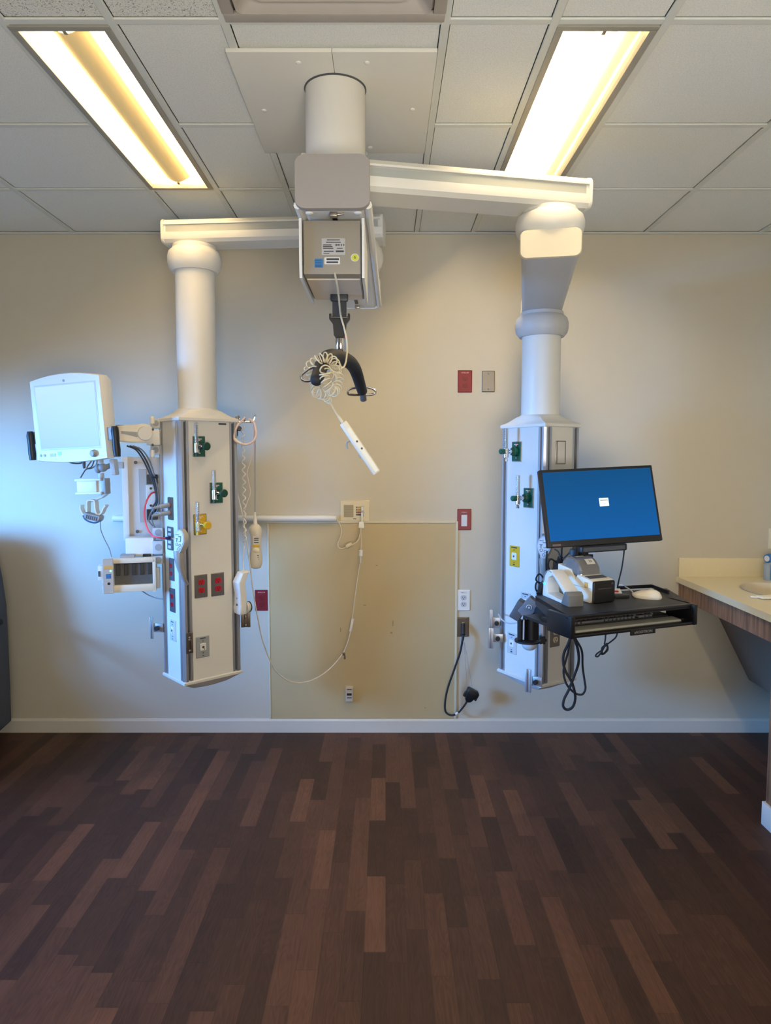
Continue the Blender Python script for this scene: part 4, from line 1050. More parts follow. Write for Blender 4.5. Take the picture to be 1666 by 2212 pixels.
# wall-station plate
t = thing('nurse_call_station', W.w(*[W.rect(736, 1081, 799, 1126)[0], 0, 1.25]), 'cream nurse call station with speaker grille and four coloured strips on the back wall', 'call station')
x, z, w_, h_ = W.rect(735, 1081, 799, 1126); obj('plate', MB(W.M).plate(x, z, w_, h_, .01, .006, c=.004), mat('station_cream', (214, 202, 170), .45), t)
x, z, w_, h_ = W.rect(743, 1090, 764, 1117); o = obj('speaker_grille', MB(W.M).plate(x, z, w_, h_, .0015, .003, y0=-.01), mat('grille_tan', (178, 164, 132), .6), t)
mb = MB(W.M)
for k in range(11): mb.box((x, -.0118, z - h_ * .42 + h_ * .084 * k), (w_ * .9, .0008, .0022))
obj('slat', mb, mat('grille_dark', (140, 126, 98), .6), o)
for k, m in enumerate((mat('tan_strip', (176, 150, 80), .5), mat('amber_strip', (170, 130, 30), .5), RED, mat('navy_strip', (44, 36, 58), .5))):
    y_ = 1094 + 5.3 * k; a = W.rect(772, y_, 780, y_ + 3.4); obj('colour_strip', MB(W.M).plate(*a, .002, .0004, y0=-.0095, c=.0003), m, t)
    a = W.rect(769.5, y_, 771.5, y_ + 3.4); obj('strip_code', MB(W.M).box((a[0], -.0105, a[1]), (a[2], .001, a[3])), INK, t)
a = W.rect(780, 1091.5, 787, 1115); obj('jack_bay', MB(W.M).plate(*a, .004, .001, y0=-.0095), LGREY, t)
a = W.rect(763, 1119.5, 770, 1121); obj('marking', MB(W.M).box((a[0], -.0104, a[1]), (a[2], .0006, a[3])), INK, t)
# patch lead from raceway to the station
t = thing('patch_cord', W.w(*[W.rect(736, 1185, 780, 1190)[0], .03, 1.1]), 'cream patch cord with ferrite bead looping below the call station', 'cord')
obj('cord', MB().tube(cr([P(726, 1123, 3.835), P(732, 1128, 3.82), P(738, 1145, 3.81), P(736, 1160, 3.805), P(730, 1175, 3.8), P(733, 1184, 3.79), P(742, 1185, 3.785), P(752, 1180, 3.78), P(765, 1175, 3.785), P(775, 1165, 3.8), P(779, 1150, 3.805), P(780, 1140, 3.81)], 8), .0042), CREAM, t)
obj('ferrite_bead', MB().cyl(P(747, 1182, 3.78), P(761, 1175, 3.785), .0125, n=16, c=.003), CREAM, t)
obj('splitter', MB().loft([[P(781, py, 3.82) + V((w2 * a, w2 * .6 * b, 0)) for a, b in ((-1, -1), (1, -1), (1, 1), (-1, 1))] for py, w2 in ((1140, .0150), (1137, .0155), (1128, .012), (1126.5, .007))]), WHITE, t)
obj('plug', MB().cyl(P(782, 1127, 3.82), P(782, 1108, 3.835), .004, .006).box(P(783, 1099, 3.838), (.014, .022, .022), b=.003), WHITE, t)
# small sensor box low on the panel
t = thing('wall_sensor', W.w(*[W.rect(747, 1481, 763, 1512)[0], 0, .28]), 'small grey box with black window low on the beige panel', 'wall sensor')
x, z, w_, h_ = W.rect(747, 1481, 763.5, 1512); obj('case', MB(W.M).plate(x, z, w_, h_, .028, .004, y0=-.006, c=.004), mat('sensor_grey', (190, 184, 170), .5), t)
a = W.rect(749.5, 1497, 760, 1502, .03); obj('window', MB(W.M).plate(*a, .002, .0005, y0=-.0335, c=.0004), BLACK, t)
mb = MB(W.M)
for y_ in (1488, 1506):
    a = W.rect(750, y_, 760, y_ + 2, .03); mb.box((a[0], -.0345, a[1]), (a[2], .0006, a[3]))
obj('marking', mb, INK, t)

def wall_plate(name, px, label, cat, m, kind, ptext=None):
    x, z, w_, h_ = W.rect(*px); t = thing(name, W.w(x, 0, z - h_ / 2), label, cat)
    obj('plate', MB(W.M).plate(x, z, w_, h_, .006, .003, c=.004), m, t)
    return t, x, z, w_, h_
for px, tx, lab in (((989, 800, 1020, 848), 'ICNLA-09', 'red wall outlet beside the blank steel plate'), ((551, 1274, 580, 1319), 'ICNLA 04', 'red wall outlet low on the wall, right of the left pylon')):
    t, x, z, w_, h_ = wall_plate('wall_outlet', px, lab, 'wall outlet', RED, 0)
    for s in (1, -1): receptacle(W, x, z - .006 + s * .019, DRED, t, .006)
    text('lettering', tx, W.M @ T(x, .0064, z + h_ * .385), .0095, INKW, t)
t, x, z, w_, h_ = wall_plate('blank_wall_plate', (1041, 801, 1069, 847), 'blank stainless steel wall plate with two screws', 'wall plate', STEEL, 0)
for s in (1, -1): obj('screw', MB(W.M).cyl((x, -.006, z + s * h_ * .36), (x, -.0078, z + s * h_ * .36), .0055, n=14, c=.001), CHROME, t)
t, x, z, w_, h_ = wall_plate('wall_switch', (988, 1099, 1018, 1145), 'red switch plate with white rocker beside the beige panel corner', 'light switch', RED, 0)
o = obj('rocker', MB(W.M).plate(x, z - .006, w_ * .42, h_ * .54, .004, .002, y0=-.005, c=.002), mat('rocker_white', (200, 204, 204), .4), t)
text('lettering', 'ICNLA-2', W.M @ T(x, .0064, z + h_ * .335), .0085, INKW, t)
t, x, z, w_, h_ = wall_plate('wall_outlet', (987, 1274, 1016, 1319), 'white duplex wall outlet right of the beige panel', 'wall outlet', WHITE, 0)
for s in (1, -1): receptacle(W, x, z - .003 + s * .0185, LGREY, t, .006)
text('lettering', 'PNL2-11', W.M @ T(x, .0064, z + h_ * .37), .0085, INK, t)
t, x, z, w_, h_ = wall_plate('wall_outlet', (987, 1333, 1013, 1375), 'bronze jack plate with a black plug, below the white outlet', 'wall outlet', BRASS, 0)
obj('jack', MB(W.M).plate(x + .002, z + .018, .014, .016, .003, .001, y0=-.005), mat('brass_jack', (190, 160, 90), .35, .7), t)
# black cord with bed connector
t = thing('bed_cable', P(1000, 1450, 3.8), 'thick black cable with hanging multi-pin connector, plugged into the bronze plate', 'cable')
obj('plug', MB().cyl(P(1001, 1347, 3.84), P(1001, 1372, 3.81), .011, .012, n=14, c=.003).cyl(P(1001, 1372, 3.81), P(1000, 1383, 3.805), .008, .006), BLACK, t)
obj('cord', MB().tube(cr([P(1000, 1380, 3.805), P(994, 1410, 3.8), P(982, 1445, 3.8), P(968, 1485, 3.8), P(962, 1515, 3.79), P(963, 1537, 3.785), P(975, 1545, 3.78), P(988, 1541, 3.77), P(998, 1531, 3.76), P(1006, 1520, 3.755), P(1014, 1506, 3.75)], 8), .0055), RUBBER, t)
for a, b in (((985, 1543), (990, 1539)), ((993, 1536), (997, 1532))): obj('white_band', MB().cyl(P(*a, 3.772), P(*b, 3.765), .0062, n=12), WHITE, t)
Mc = TRS(P(1018, 1500, 3.75), 0, 0, 28)
mb = MB(Mc); mb.loft([[(a * s, b * s2, z) for a, b in rrect(.062, .04, .008)] for z, s, s2 in ((-.045, .3, .4), (-.035, .62, .7), (-.01, .85, .9), (.0, 1, 1), (.024, 1.1, 1), (.03, .9, .9))])
mb.box((.034, 0, .0), (.012, .02, .04), b=.003); mb.box((-.03, 0, -.012), (.014, .02, .03), b=.003); obj('connector', mb, BLACK, t)
mb = MB()
for a, b in (((1003, 1388), (1009, 1480)), ((1004, 1388), (1020, 1482))): mb.tube([P(*a, 3.8), P(*b, 3.76)], .0011, 5)
obj('tether', mb, GCORD, t)
t = thing('wall_plate', W.w(*[W.rect(1660, 1141, 1690, 1186)[0], 0, 1.1]), 'cream light switch plate above the basin, cut by the right edge', 'wall plate')
x, z, w_, h_ = W.rect(1660, 1141, 1688, 1186); obj('plate', MB(W.M).plate(x, z, w_, h_, .007, .003, c=.003), WARMW, t)
obj('toggle', MB(W.M).box((x, -.012, z), (.01, .014, .02), b=.002), WARMW, t)

# ================================================================== COMPUTER WORKSTATION ON RIGHT PYLON
ZT = 1.0
TLc, TRc, BRc, BLc = (PZ(1157, 1287, ZT), PZ(1440, 1271, ZT), PZ(1496, 1304, ZT), PZ(1230, 1331, ZT))
t = thing('keyboard_tray', (TLc + BRc) / 2, 'black keyboard tray shelf holding the printer, scanner and mouse', 'keyboard tray')
KT = t
def quad_prism(mb, q, z0, z1): mb.loft([[(p.x, p.y, z0) for p in q], [(p.x, p.y, z1) for p in q]])
mb = MB(); quad_prism(mb, [TLc, BLc, BRc, TRc], ZT - .016, ZT); obj('shelf', mb, mat('tray_black', (40, 40, 42), .5), t)
fx = (BRc - BLc).normalized(); fy = V((-fx.y, fx.x, 0)); fw = (BRc - BLc).length
Mt = Matrix.Translation(BLc) @ Matrix.Rotation(atan2(fx.y, fx.x), 4, 'Z')
dp = .29
# front: open mouth with lip, side cheeks, floor
hB = .076
mb = MB(Mt)
mb.box((fw / 2, .004, -.006), (fw + .014, .02, .013), b=.004)
mb.box((fw / 2, .03, -hB + .006), (fw + .01, .09, .012), b=.004)
for s in (0, 1): mb.box((s * fw + (-.002 if s else .002), .05, -hB / 2), (.018, .14, hB), b=.004)
obj('front_frame', mb, BLACKS, t)
obj('tray_floor', MB(Mt).box((fw / 2, .16, -hB + .012), (fw - .02, .27, .01)), BLACK, t)
for p_, q_ in ((BLc, TLc), (BRc, TRc)):
    pf = [(p_.x, p_.y, ZT - .002), (q_.x, q_.y, ZT - .002), (q_.x, q_.y, ZT - .035), (p_.x + (q_.x - p_.x) * .2, p_.y + (q_.y - p_.y) * .2, ZT - hB)]
    off = V((.006 * (1 if p_ is BLc else -1), 0, 0))
    obj('side_wall', MB().loft([[V(a) for a in pf], [V(a) + off for a in pf]]), mat('tray_side', (44, 46, 50), .45), t)
rl = MB(); a, b = P(1340, 1272, TRc.y + .0), TRc
c1, c2, c3 = PZ(1335, 1273, ZT), PZ(1408, 1269, ZT), PZ(1445, 1283, ZT)
for p_, q_ in ((c1, c2), (c2, c3)):
    d_ = (q_ - p_); rl.box((p_ + q_) / 2 + V((0, 0, .006)), (d_.length, .006, .014), Matrix.Rotation(atan2(d_.y, d_.x), 3, 'Z'), b=.001)
obj('rear_rail', rl, BLACK, t)
tabx = fw * .56
obj('badge_tab', MB(Mt).box((tabx, -.014, -hB - .003), (fw * .2, .006, .02), b=.001), BLACK, t)
text('lettering', 'eRGOTRON', Mt @ T(tabx, .0175, -hB - .003), .013, GREYP, t, sx=1.15)
# keyboard inside the mouth
t = thing('keyboard', Mt @ V((fw / 2, .08, -hB + .02)), 'dark keyboard with grey palm rest tucked inside the tray', 'keyboard')
mb = MB(Mt); mb.box((fw * .47, .13, -.056), (fw * .84, .15, .018), b=.003); obj('case', mb, BLACK, t)
mb = MB(Mt)
for r in range(4):
    x = fw * .075
    ws = [.015] * 3 + [.1] + [.015] * 4 + [.012] + [.015] * 3 + [.008] + [.03, .015, .015] if r == 0 else [.017] * 20
    for w2 in ws:
        if w2 > .01 and x + w2 < fw * .88: mb.box((x + w2 / 2, (.064 + .02 * r), -.044 + .001 * r), (w2 - .003, .016, .009), b=.002)
        x += w2 + .003
obj('keys', mb, mat('key_grey', (96, 96, 98), .5), t)
mb = MB(Mt); mb.loft([[(x, y, z) for y, z in ((.05, -.053), (.008, -.056), (.003, -.061), (.008, -.066), (.05, -.064))] for x in (fw * .06, fw * .915)]); obj('palm_rest', mb, mat('palm_rest_grey', (156, 152, 140), .5), t)
solo('paper_slip', MB(Mt).loft([[(fw * .14, -.0, -.0715), (fw * .84, .0, -.0715), (fw * .78, .03, -.0715), (fw * .2, .03, -.0715)], [(fw * .14, -.0, -.0705), (fw * .84, .0, -.0705), (fw * .78, .03, -.0705), (fw * .2, .03, -.0705)]]), mat('slip_paper', (150, 148, 136), .7), 'pale grey paper slip lying under the keyboard in the tray', 'paper', loc=Mt @ V((fw / 2, 0, -.0715)))
# mouse
mc = PZ(1398, 1292, ZT); mdir = atan2(-.12, .16)
M = Matrix.Translation((mc.x, mc.y, ZT)) @ Matrix.Rotation(radians(-38), 4, 'Z')
t = thing('computer_mouse', (0, 0, 0), 'cream computer mouse with cord on the right of the black tray', 'mouse', M=M)
mb = MB(M); lp = []
for z, s in ((0, .92), (.006, 1), (.014, .97), (.024, .80), (.031, .52), (.034, .18)):
    lp.append([(.056 * cos(a) * s + .006 * (1 - s), .03 * sin(a) * s * (1 - .12 * cos(a)), z + (.004 * cos(a) if z > .02 else 0)) for a in [2 * pi * k / 28 for k in range(28)]])
mb.loft(lp); obj('body', mb, WARMW, t)
q = M @ V((-.056, 0, .01))
obj('cord', MB().tube(cr([q, PZ(1366, 1281, ZT) + V((0, 0, .006)), PZ(1352, 1273, ZT) + V((0, 0, .01)), PZ(1340, 1270, ZT) + V((0, .0, .012)), PZ(1333, 1273, ZT) + V((0, .02, .004))], 8), .0026), WCORD, t)
# scanner in its cradle
def side_shape(mb, M, poly, y0, y1, b=.006):
    t_ = MB(M); t_.loft([[(x, y0, z) for x, z in poly], [(x, y1, z) for x, z in poly]])
    bmesh.ops.recalc_face_normals(t_.bm, faces=t_.bm.faces[:])
    if b: bmesh.ops.bevel(t_.bm, geom=t_.bm.edges[:], offset=b, segments=2, affect='EDGES', profile=.6)
    mp = {v: mb.bm.verts.new(v.co) for v in t_.bm.verts}
    for f in t_.bm.faces: mb.bm.faces.new([mp[v] for v in f.verts])
    t_.bm.free()
sb = PZ(1243, 1311, ZT); sa = PZ(1184, 1286, ZT)
yaw = atan2(sb.y - sa.y, sb.x - sa.x); Ls = (sb - sa).length
M = Matrix.Translation((sa.x, sa.y, ZT)) @ Matrix.Rotation(yaw, 4, 'Z')
t = thing('barcode_scanner', (0, 0, 0), 'white loop-handled barcode scanner standing in its cradle on the tray, green light on its side', 'barcode scanner', M=M)
k = Ls / .178
sm = MB()
for poly in ([(-.004, 0), (.0, .045), (.012, .085), (.03, .108), (.055, .112), (.062, .092), (.036, .08), (.028, .06), (.028, .03), (.032, .018), (.03, 0)],
             [(.05, .112), (.075, .1), (.15, .052), (.172, .046), (.172, .03), (.14, .036), (.075, .086), (.055, .094)],
             [(.02, 0), (.172, 0), (.172, .046), (.15, .046), (.138, .014), (.1, .012), (.03, .02)]):
    side_shape(sm, M, [(x * k, z) for x, z in poly], -.022, .03, .005)
obj('body', sm, WHITE, t)
sm = MB(); side_shape(sm, M, [(.128 * k, -.0), (.176 * k, -.0), (.176 * k, .04), (.166 * k, .052), (.15 * k, .05)], -.026, .034, .003); obj('cradle_front', sm, mat('cradle_grey', (112, 110, 106), .5), t)
obj('head_seam', MB(M).tube(cr([(.002 * k, -.0235, .05), (.014 * k, -.0235, .088), (.034 * k, -.0235, .106), (.058 * k, -.0235, .104)], 5), .0015, 6), GREYP, t)
obj('indicator', MB(M).ball((.012 * k, -.0235, .05), .006, (1.4, .4, .8)), mat('teal_led', (60, 230, 170), .4, emit=(60, 235, 170), es=1.5), t)
# label printer
pb = PZ(1318, 1296, ZT)
M = Matrix.Translation((PZ(1303, 1302, ZT).x, PZ(1303, 1302, ZT).y, ZT)) @ Matrix.Rotation(radians(-1), 4, 'Z')
fr_w = .105
t = thing('label_printer', (0, 0, 0), 'white label printer with black front and clear domed lid on the tray', 'printer', M=M)
# body runs back from the front face
sidep = [(0, .012), (.0, .075), (.006, .082), (.1, .1), (.125, .125), (.2, .145), (.21, .13), (.21, .01), (.02, 0)]
def xsec(mb, M, poly, x0, x1, b):
    R = M @ Matrix.Rotation(pi / 2, 4, 'Z'); side_shape(mb, R, poly, -x1, -x0, b)
sk = Matrix.Rotation(radians(26), 4, 'Z')
Mp = M @ sk
pm = MB(); xsec(pm, Mp, [(0, .01), (0, .078), (.008, .086), (.085, .098), (.1, .075), (.12, .112), (.2, .125), (.205, .01), (.19, 0), (.012, 0)], -fr_w / 2, fr_w / 2, .005); obj('body', pm, WARMW, t)
obj('front_panel', MB(Mp).plate(0, .042, fr_w * .98, .082, .008, .008, y0=.001, c=.003), BLACKS, t)
obj('paper_slot', MB(Mp).box((0, -.0075, .055), (fr_w * .6, .001, .003)), DGREY, t)
obj('feed_key', MB(Mp).cyl((.036, -.007, .072), (.036, -.0085, .072), .005, n=12), DGREY, t)
obj('control_strip', MB(Mp).box((0, .04, .0915), (fr_w * .8, .03, .002), Matrix.Rotation(radians(9), 3, 'X')), DGREY, t)
obj('side_seam', MB(Mp).box((-fr_w / 2 - .0005, .1, .055), (.001, .19, .0015)), GREYP, t)
obj('tape', MB(Mp).box((-fr_w / 2 - .001, .032, .066), (.001, .02, .02)), ORANGE, t)
# dome over the roll
dm = MB(Mp); lp = []
for x, s in ((-fr_w / 2 + .004, .93), (-fr_w / 2 + .01, 1), (fr_w / 2 - .01, 1), (fr_w / 2 - .004, .93)):
    lp.append([(x, .13 - .062 * cos(pi * k_ / 16) * s, .092 + .066 * sin(pi * k_ / 16) * s) for k_ in range(17)])
dm.loft(lp); obj('dome_lid', dm, mat('smoky_clear_lid', (196, 196, 196), .08, trans=.75), t)
obj('label_roll', MB(Mp).cyl((-.04, .13, .1), (.04, .13, .1), .04, n=28, c=.002), mat('roll_dark', (110, 108, 104), .6), t)
o = obj('number_tag', MB(Mp).loft([[(a + .012, .13 - .063 * cos(th_), .092 + .067 * sin(th_)) for a in (-.02, .02)][::1] for th_ in [radians(v) for v in (38, 46, 54, 62)]], caps=False, closed=False), PAPER, t)
th_ = radians(50); Mn = Mp @ Matrix.Translation((.012, .13 - .0645 * cos(th_), .092 + .0685 * sin(th_))) @ Matrix.Rotation(-(pi / 2 - th_) * 1.0 * 0 - radians(50), 4, 'X')
text('lettering', '23', Mn, .016, INK, o)
obj('top_tag', MB(Mp).loft([[(a - .006, .13 - .063 * cos(q_), .092 + .0672 * sin(q_)) for a in (-.02, .02)] for q_ in [radians(v) for v in (82, 96, 110)]], caps=False, closed=False), PAPER, t)
# small card reader behind the printer
cq = PZ(1338, 1290, ZT)
t = thing('card_reader', (cq.x, cq.y, ZT), 'small black card reader with red label beside the label printer', 'card reader')
obj('base', MB().box((cq.x, cq.y, ZT + .006), (.06, .05, .012), Matrix.Rotation(.2, 3, 'Z'), b=.003), BLACK, t)
obj('card', MB().box((cq.x - .012, cq.y + .012, ZT + .022), (.045, .03, .003), Matrix.Rotation(radians(24), 3, 'X') , b=.0008), PAPER, t)
obj('red_mark', MB().box((cq.x - .012, cq.y + .004, ZT + .0215), (.02, .008, .003), Matrix.Rotation(radians(24), 3, 'X')), REDS, t)

# screen
MS = TRS((.872, 2.835, 1.348), 8.9, -14.5, -2.5)
t = thing('computer_monitor', (0, 0, 0), 'wide black computer monitor showing a plain blue screen with a small dialog', 'monitor', M=MS)
w0, h0 = .49, .315
mb = MB(MS); mb.box((0, .014, 0), (w0, .026, h0), b=.004); mb.box((0, .03, -.02), (w0 * .6, .03, h0 * .6), b=.008); obj('housing', mb, BLACK, t)
obj('screen', MB(MS).plate(0, .006, w0 - .022, h0 - .036, .002, .001, y0=.0, c=.0004), screen_mat('blue_desktop', (0, 98, 176), (0, 82, 138), .92, -.15, .15), t)
o = obj('dialog', MB(MS).plate(.012, .0125, .04, .034, .0012, .0008, y0=-.0018, c=.0002), mat('dialog_white', (214, 226, 220), .5, emit=(214, 226, 216), es=.7), t)
mb = MB(MS); mb.box((.012, -.0032, .02), (.032, .0004, .004)); mb.box((.013, -.0032, .004), (.005, .0004, .002)); obj('dialog_text', mb, LGREY, o)
obj('badge', MB(MS).box((-w0 / 2 + .035, -.0005, -h0 / 2 + .008), (.034, .002, .008)), mat('badge_warm', (120, 92, 84), .5), t)
obj('stand_neck', MB().box(P(1262, 1200, 2.92), (.07, .03, .16), Matrix.Rotation(radians(9), 3, 'Z'), b=.006), BLACK, t)
obj('neck_label', MB().box(P(1279, 1195, 2.899), (.028, .002, .008)), PAPER, t)
obj('neck_joint', MB().cyl(P(1240, 1186, 2.9), P(1240, 1200, 2.9), .018, n=18, c=.003), DGREY, t)
M = TRS(P(1303, 1184, 2.82), 8.9, 0, -2.5)
t2 = thing('sound_bar', (0, 0, 0), 'narrow black sound bar hung under the blue computer monitor', 'sound bar', M=M)
mb = MB(M); mb.loft([[(a, y, b) for a, b in rrect(s, .026, .005)] for s, y in ((.19, -.012), (.2, -.006), (.2, .02))]); obj('bar', mb, BLACK, t2)
obj('grille', MB(M).plate(0, 0, .18, .018, .001, .002, y0=-.0115), DGREY, t2)
solo('monitor_cable', MB().tube(cr([P(1349, 1186, 2.86), P(1347, 1205, 2.87), P(1343, 1230, 2.86), P(1337, 1255, 2.84), PZ(1334, 1272, ZT) + V((0, 0, .004))], 6), .003), RUBBER, 'thin black cable dropping from the sound bar to the back of the tray', 'cable')
# support post behind, cable tangle
t = thing('workstation_arm', P(1140, 1340, 2.93), 'black and grey swivel arm holding the keyboard tray to the right pylon', 'support arm')
mb = MB(); mb.cyl(P(1124, 1338, 2.93), P(1124, 1382, 2.93), .012); mb.cyl(P(1147, 1330, 2.96), P(1147, 1382, 2.96), .034, n=26, c=.003); obj('post', mb, BLACKS, t)
obj('post_foot', MB().lathe([(.055, 0), (.055, .008), (.045, .012)], P(1140, 1386, 2.95), n=28), BLACK, t)
obj('post_gap', MB().box(P(1131, 1360, 2.925), (.006, .01, .085)), LGREY, t)
M = TRS(P(1122, 1317, 2.92), -20, 0, 28)
mb = MB(M); mb.box((0, 0, 0), (.045, .06, .085), b=.008); obj('knuckle', mb, DGREY, t)
M = TRS(P(1143, 1312, 2.9), -20, 0, 42)
o = obj('knuckle', MB(M).box((0, 0, 0), (.058, .05, .085), b=.008), mat('knuckle_grey', (104, 108, 114), .45), t)
mb = MB(M); mb.tube([(.0 + .011 * cos(a), -.0265, .006 + .011 * sin(a)) for a in [2 * pi * k_ / 20 for k_ in range(14)]], .0015, 6); mb.cyl((0, -.025, .006), (0, -.0275, .006), .004, n=10); obj('dial_mark', mb, WHITE, o)
obj('clamp_plate', MB().box(P(1152, 1338, 3.02), (.04, .05, .09), b=.004), LGREY, t)
obj('lower_saddle', MB().ball(P(1144, 1393, 2.97), .032, (1, 1, .75)), LGREY, t)
obj('back_plate', MB(RM).box((-.075, -.185, .93), (.05, .08, .2), b=.004), ALU, t)
for py in (1335, 1383):
    mb = MB()
    c_ = P(1172, py, 3.03)
    for k_ in range(6): mb.ball(c_ + V((.013 * cos(k_ * pi / 3), 0, .013 * sin(k_ * pi / 3))), .007, n=10, m=6)
    mb.cyl(c_ + V((0, -.008, 0)), c_ + V((0, .04, 0)), .013); obj('star_knob', mb, BLACK, t)
obj('tray_strut', MB().loft([[P(1150, 1325, 2.9) + V((0, y, z)) for y, z in ((-.02, -.02), (.02, -.02), (.02, .02), (-.02, .02))], [TLc + V((.06, -.05 + y, -.03 + z)) for y, z in ((-.02, -.012), (.02, -.012), (.02, .01), (-.02, .01))]]), BLACK, t)
obj('lead', MB().tube(cr([P(1077, 1326, 3.36), P(1084, 1338, 3.2), P(1098, 1346, 3.05), P(1112, 1346, 2.96), P(1120, 1344, 2.93)], 6), .003), LGREY, t)
t = thing('cable_sleeve', P(1205, 1225, 2.95), 'black braided cable bundle tangled behind the barcode scanner', 'cables')
obj('sleeve', MB().tube(cr([P(1212, 1205, 2.95), P(1207, 1220, 2.93), P(1196, 1236, 2.92), P(1184, 1250, 2.9), P(1172, 1266, 2.9), P(1166, 1284, 2.88)], 8), [.013, .014] * 20 + [.014]), RUBBER, t)
for pts in ([(1211, 1206), (1206, 1192), (1198, 1186)], [(1213, 1206), (1214, 1185), (1216, 1170)], [(1216, 1208), (1228, 1196), (1238, 1184)], [(1203, 1215), (1190, 1208), (1184, 1220), (1190, 1234), (1200, 1230)], [(1182, 1190), (1180, 1220), (1182, 1250)],
            [(1180, 1256), (1166, 1240), (1158, 1252), (1168, 1262)], [(1176, 1262), (1160, 1258), (1158, 1274), (1170, 1284)], [(1186, 1246), (1172, 1268), (1164, 1280), (1160, 1290)]):
    obj('cable', MB().tube(cr([P(a, b, 2.93) for a, b in pts], 8), .0035), random.choice((RUBBER, DGREY, RUBBER)), t)
t = thing('power_cable', P(1238, 1440, 2.75), 'long black cables looping down below the left end of the tray', 'cables')
obj('cable', MB().tube(cr([P(1233, 1352, 2.62), P(1240, 1375, 2.62), P(1249, 1405, 2.64), P(1250, 1432, 2.66), P(1240, 1462, 2.68), P(1229, 1490, 2.68), P(1219, 1510, 2.68), P(1217, 1526, 2.68), P(1226, 1533, 2.68), P(1238, 1526, 2.67), P(1243, 1505, 2.66), P(1236, 1475, 2.64), P(1222, 1450, 2.64), P(1217, 1430, 2.64), P(1219, 1410, 2.64), P(1230, 1385, 2.62), P(1237, 1355, 2.62)], 8), .0052), RUBBER, t)
obj('cable', MB().tube(cr([P(1236, 1352, 2.64), P(1243, 1378, 2.65), P(1257, 1405, 2.66), P(1259, 1440, 2.68), P(1263, 1470, 2.68), P(1265, 1488, 2.68), P(1258, 1500, 2.68), P(1244, 1498, 2.68), P(1230, 1486, 2.68), P(1221, 1470, 2.68), P(1218, 1445, 2.68), P(1228, 1405, 2.66), P(1234, 1352, 2.64)], 8), .0042), RUBBER, t)
t = thing('spare_cable', P(1305, 1400, 2.6), 'small tied bundle of black cable hanging under the middle of the tray', 'cable')
obj('cable', MB().tube(cr([P(1309, 1364, 2.6), P(1308, 1380, 2.6), P(1306, 1392, 2.6)], 5), .003), RUBBER, t)
obj('cable', MB().tube(cr([P(1335, 1362, 2.6), P(1331, 1376, 2.6), P(1320, 1386, 2.6), P(1310, 1393, 2.6)], 5), .003), RUBBER, t)
for k_ in range(4): obj('cable', MB().tube(cr([P(1312, 1390, 2.59 + .008 * k_), P(1304 - k_, 1400, 2.59), P(1299 + k_, 1412, 2.6), P(1306, 1411, 2.6), P(1313, 1400 + k_, 2.6), P(1311, 1391, 2.6)], 6), .0035), RUBBER, t)
obj('cable', MB().tube(cr([P(1300, 1405, 2.6), P(1290, 1412, 2.6), P(1287, 1417, 2.6), P(1292, 1418, 2.6), P(1299, 1410, 2.6)], 5), .003), RUBBER, t)

# ================================================================== VANITY
CT = .885; CF = 1.612     # counter top height and front edge
cy0 = .6
t = thing('vanity_counter', (XR - .25, 3.2, CT), 'cream vanity counter with oak apron along the right wall', 'vanity')
mb = MB()
# slab around the basin opening: strip loft from an oval to the rectangle
ox, oy, ra, rb = 1.955, 3.42, .175, .23
N_ = 48; outer = []; inner = []
for k_ in range(N_):
    a = 2 * pi * k_ / N_; c_, s_ = cos(a), sin(a)
    inner.append((ox + ra * c_, oy + rb * s_))
    m_ = 1e9
    for dx, lim in ((c_, (XR - .004 - ox) if c_ > 0 else (ox - CF)), (s_, (D - oy) if s_ > 0 else (oy - cy0))):
        if abs(dx) > 1e-6: m_ = min(m_, lim / abs(dx))
    outer.append((ox + c_ * m_, oy + s_ * m_))
# exact corners
for cxr, cyr in ((CF, D), (XR - .004, D), (XR - .004, cy0), (CF, cy0)):
    i = min(range(N_), key=lambda j: (outer[j][0] - cxr) ** 2 + (outer[j][1] - cyr) ** 2); outer[i] = (cxr, cyr)
mb.loft([[(x, y, CT - .032) for x, y in inner], [(x, y, CT - .032) for x, y in outer], [(x, y, CT - .003) for x, y in outer], [(x, y, CT) for x, y in outer], [(x, y, CT) for x, y in inner], [(x, y, CT - .032) for x, y in inner]], caps=False)
obj('countertop', mb, COUNTER, t, ang=30)
mb = MB(); lp = []
for s, z in ((1.03, CT + .004), (1.0, CT + .002), (.95, CT - .02), (.86, CT - .07), (.62, CT - .115), (.2, CT - .125), (.02, CT - .126)):
    lp.append([(ox + ra * s * cos(2 * pi * k_ / N_), oy + rb * s * sin(2 * pi * k_ / N_), z) for k_ in range(N_)])
mb.loft(lp, caps=False); obj('basin', mb, SINKM, t)
obj('backsplash', MB().box((1.617 + (XR - 1.617) / 2, D - .01, CT + .052), (XR - 1.617, .02, .104), b=.002), COUNTER, t)
mb = MB(); mb.box((CF + .025, (2.864 + D) / 2, CT - .032 - .045), (.022, D - 2.866, .09)); obj('apron', mb, APRON, t)
mb = MB(); kp = [(1.655, .77), (1.85, .66), (2.035, .30), (2.15, .24), (2.165, .255), (2.05, .318), (1.868, .672), (1.665, .785)]
mb.loft([[(a, 2.9, b) for a, b in kp], [(a, D - .004, b) for a, b in kp]]); obj('knee_panel', mb, mat('knee_panel_grey', (120, 108, 96), .55), t)
t = thing('base_cabinet', (1.85, 2.0, 0), 'oak base cabinet end under the counter at the right edge', 'cabinet')
mb = MB(); mb.box((1.8795, 1.75, .43), (.567, 2.2, .838)); obj('carcass', mb, APRON, t)
mb = MB(); mb.box((1.591, 1.75, .05), (.014, 2.22, .1), b=.003); mb.box((1.8795, 2.856, .05), (.565, .012, .1), b=.003); obj('base_trim', mb, WHITE, t)
